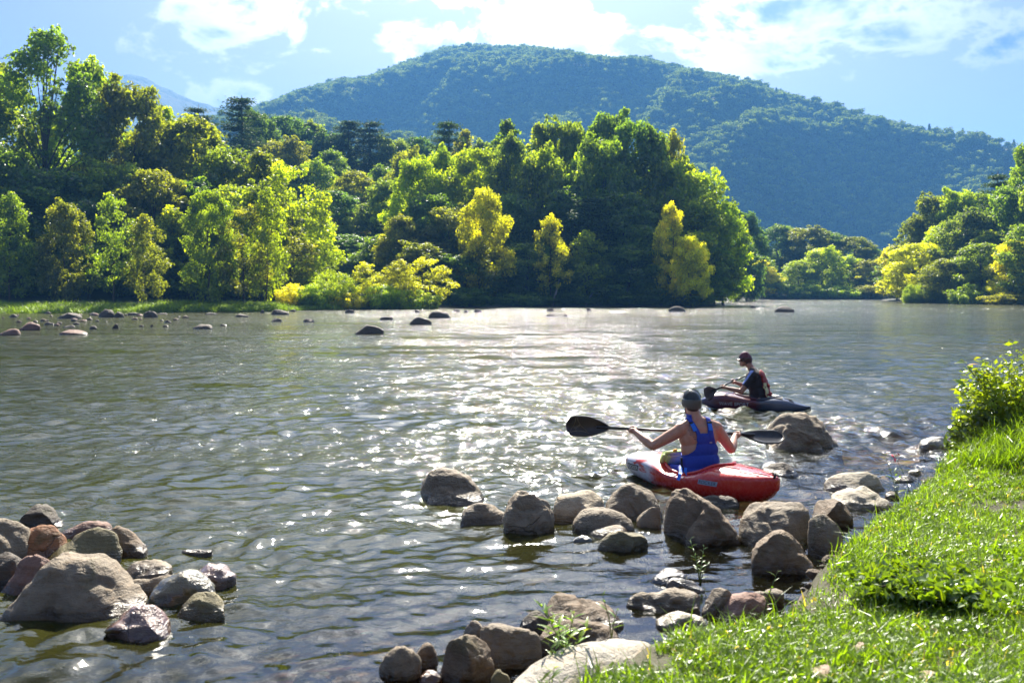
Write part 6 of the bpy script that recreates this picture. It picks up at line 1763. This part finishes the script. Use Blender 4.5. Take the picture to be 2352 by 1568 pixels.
# back of the hair below the helmet
Bh = Body(); Bh.ell(hf.P(0, -.022, -.028), (.066, .078, .072), hf.q()); hm = Bh.fuse('hair', .008, 2)
bm = bmesh.new(); bm.from_mesh(hm); bmesh.ops.delete(bm, geom=[f for f in bm.faces if Frame.inv(hf, f.calc_center_median())[1] > .008], context='FACES'); bm.to_mesh(hm); bm.free()
link('hair', hm, M_HAIR, P1)
helmet(hf, P1, M_HELM, M_HELMB)
paddle(lh - shaft * .70, rh + shaft * .53, (0, -1, .05), (0, -.55, .8), 'black two bladed paddle with thin tan lines, held by the person in blue', True)

# ---- far kayak
M_PRINT2 = simple_mat('worn_grey_print', (.50, .50, .54), .6, .4, 40)
m_, nt, out = new_mat('maroon_and_blue_kayak_plastic')
M_DARKK = m_
co = nt.new('ShaderNodeTexCoord').outputs['Object']
x, y, z = nt.sep(co)
t = nt.m('ADD', x, nt.m('MULTIPLY', nt.m('SUBTRACT', nt.noise(co, 5, 3, .6, .5), .5), .25))
c = nt.ramp(nt.m('ADD', .5, nt.m('MULTIPLY', t, .5)), [(.02, (.012, .012, .014)), (.08, (.045, .06, .11)), (.30, (.10, .11, .15)), (.44, (.05, .055, .08)), (.50, (.085, .012, .022)), (.72, (.11, .014, .028)), (.84, (.085, .035, .07)), (.93, (.10, .11, .22)), (.985, (.03, .02, .03))])
principled(nt, out, c, .26, nt.noise(co, 6, 3), .15, .01, Coat_Weight=.4, Coat_Roughness=.1)
F2 = Frame((4.19, 16.9, .10), (-.95, .30))
KD = (-.965, .26)
DK, dk_side, dk_top = kayak('kayak', (4.10, 16.9, -.06), KD, 1.86, .62, [
    (-1.0, .06, .10, .125, .14), (-.93, .24, .07, .13, .15), (-.75, .52, .04, .14, .20), (-.55, .78, .01, .17, .27), (-.35, .94, .0, .20, .29), (-.1, 1.0, .0, .22, .25), (.1, 1.0, .0, .24, .28),
    (.35, .95, .0, .25, .33), (.55, .86, .02, .26, .35), (.72, .70, .05, .25, .32), (.86, .46, .10, .23, .26), (.96, .20, .14, .185, .20), (1.0, .05, .16, .175, .18)], M_DARKK, (-.06, .38, .21),
    'dark maroon and blue playboat with pale lettering, farther out on the river')
side_text(DK, dk_side, 'WAVE SPORT', .56, .145, .078, M_PRINT2, .004)
b = Bag()
for (xa, ya, xb, yb) in ((-.50, .08, -.62, .07), (-.54, .02, -.64, .02), (-.58, .12, -.66, .10)):
    b.tube([(xa, ya, dk_top(xa, ya) + .002), (xb, yb, dk_top(xb, yb) + .002)], .008, 6)
link('deck_groove', b.mesh('deck_groove'), M_BLACKF, DK)
Vv = []; b = Bag()
for i in range(7):
    x_ = -.28 - .20 * i / 6
    for j in range(7):
        y_ = (-1 + j / 3) * .17; Vv.append((x_, y_, dk_top(x_, y_) + .012))
b.add(Vv, [(i * 7 + j, i * 7 + j + 1, (i + 1) * 7 + j + 1, (i + 1) * 7 + j) for i in range(6) for j in range(6)])
link('spray_skirt', b.mesh('spray_skirt'), M_BLACKF, DK)

# ---- far paddler
B = Body(); q2 = F2.q()
B.ell(F2.P(0, -.02, .08), (.20, .15, .13), q2); B.ell(F2.P(0, .0, .20), (.185, .150, .15), q2); B.ell(F2.P(0, .04, .33), (.19, .155, .15), q2)
B.ell(F2.P(0, .07, .43), (.195, .145, .13), q2); B.ell(F2.P(0, .08, .49), (.16, .09, .08), q2)
for s_ in (-1, 1): B.cap(F2.P(s_ * .05, .10, .57), .046, F2.P(s_ * .165, .08, .515), .052)
SL, EL, HL = (-.195, .08, .49), (-.27, .27, .22), (-.20, .60, .285)
SR, ER, HR = (.195, .08, .49), (.29, .22, .25), (.21, .46, .345)
lh2 = F2.P(*HL); rh2 = F2.P(*HR); sh2 = (rh2 - lh2).normalized()
for (S, E, Hh) in ((SL, EL, lh2), (SR, ER, rh2)):
    S = F2.P(*S); E = F2.P(*E)
    B.ell(S, (.068, .066, .068), q2); m1 = S.lerp(E, .4)
    B.cap(S, .060, m1, .054); B.cap(m1, .054, E, .042)
    bk = (E - Hh).normalized(); wr = Hh + bk * .075
    m2 = E.lerp(wr, .3); B.cap(E, .042, m2, .044); B.cap(m2, .044, wr, .027); B.cap(wr, .027, Hh + bk * .035, .026)
    hand(B, Hh, sh2, E)
B.cap(F2.P(0, .11, .56), .060, F2.P(0, .17, .66), .056)
hf2 = head(B, F2, (0, .225, .735), look=(-.97, .14))
for s_ in (-1, 1):
    B.cap(F2.P(s_ * .09, 0, .05), .085, F2.P(s_ * .17, .42, .08), .062); B.cap(F2.P(s_ * .17, .42, .08), .058, F2.P(s_ * .10, .72, .03), .036)
me2 = B.fuse('person_body', .0095, 4)
P2 = link('person', me2, skin_mat('skin_far', (.40, .20, .125)))
tag(P2, 'person in profile with sunglasses, maroon helmet and red vest, sitting in the dark kayak', 'person')


def sleeve2(p):
    a, b_, c = F2.inv(p)
    if c > .60 or c < .02: return False
    for (S, E) in ((SL, EL), (SR, ER)):
        S_ = Vector(S); E_ = Vector(E); d = E_ - S_; v = Vector((a, b_, c)) - S_
        t = v.dot(d) / d.length_squared
        if -.3 < t < .70 and (v - d * t).length < .085: return True
        if t >= .70 and (abs(a) > .19): return False
    return abs(a) < .23 and b_ < .28 and not (b_ > .15 and c > .52)
shell_part('shirt', me2, sleeve2, .012, M_SHIRT, P2, .009, 2)
def panel2(p):
    a, b_, c = F2.inv(p)
    S_ = Vector(SL); E_ = Vector(EL); d = E_ - S_; v = Vector((a, b_, c)) - S_; t = v.dot(d) / d.length_squared; r_ = v - d * t
    return -.15 < t < .66 and r_.length < .09 and (r_.y > .014) and a < -.15
shell_part('sleeve_panel', me2, panel2, .0155, M_PALE, P2, .004, 1)
def vest2(p):
    a, b_, c = F2.inv(p)
    return .10 < c < .55 and abs(a) < .14 and b_ < (-.035 if c < .46 else .0)
shell_part('life_vest', me2, vest2, .042, M_RED, P2, .04, 3)
def pipe2(p):
    a, b_, c = F2.inv(p); return .10 < c < .36 and -.150 < a < -.100 and b_ < .0
shell_part('vest_piping', me2, pipe2, .056, M_YEL, P2, .008, 4)
M_HELM2 = simple_mat('maroon_helmet_shell', (.13, .010, .022), .2, .2, 10); M_HELM2B = simple_mat('dark_helmet_band', (.05, .012, .02), .3, .2, 10)
M_HPEAK = simple_mat('red_helmet_peak', (.30, .03, .04), .3, .1)
helmet(hf2, P2, M_HELM2, M_HELM2B, True)
Bh = Body(); Bh.ell(hf2.P(0, -.022, -.028), (.066, .078, .072), hf2.q()); hm = Bh.fuse('hair', .009, 2)
bm = bmesh.new(); bm.from_mesh(hm); bmesh.ops.delete(bm, geom=[f for f in bm.faces if Frame.inv(hf2, f.calc_center_median())[1] > -.01], context='FACES'); bm.to_mesh(hm); bm.free()
link('hair', hm, M_HAIR, P2)
b = Bag()
for s_ in (-1, 1):
    V, Fc = [], []
    for i in range(7):
        for j in range(4):
            th = R(12 + 52 * i / 6) ; V.append(hf2.P(s_ * .080 * math.sin(th) * 1.0, .101 * math.cos(th) + .004, .016 - .030 * j / 3 + .004 * (j == 1)))
    for i in range(6):
        for j in range(3): Fc.append((i * 4 + j, i * 4 + j + 1, (i + 1) * 4 + j + 1, (i + 1) * 4 + j))
    b.add(V, Fc); b.tube([hf2.P(s_ * .074, .04, .010), hf2.P(s_ * .082, -.01, .006)], .003, 6)
o = link('sunglasses', b.mesh('sunglasses'), M_GLASS, P2); sd = o.modifiers.new('t', 'SOLIDIFY'); sd.thickness = .004
paddle(lh2 - sh2 * .66, rh2 + sh2 * .62, (.5, -1, .25), sh2.cross(Vector((.24, .97, -.1))), 'black paddle held by the person in the red vest', False, .44, .20)
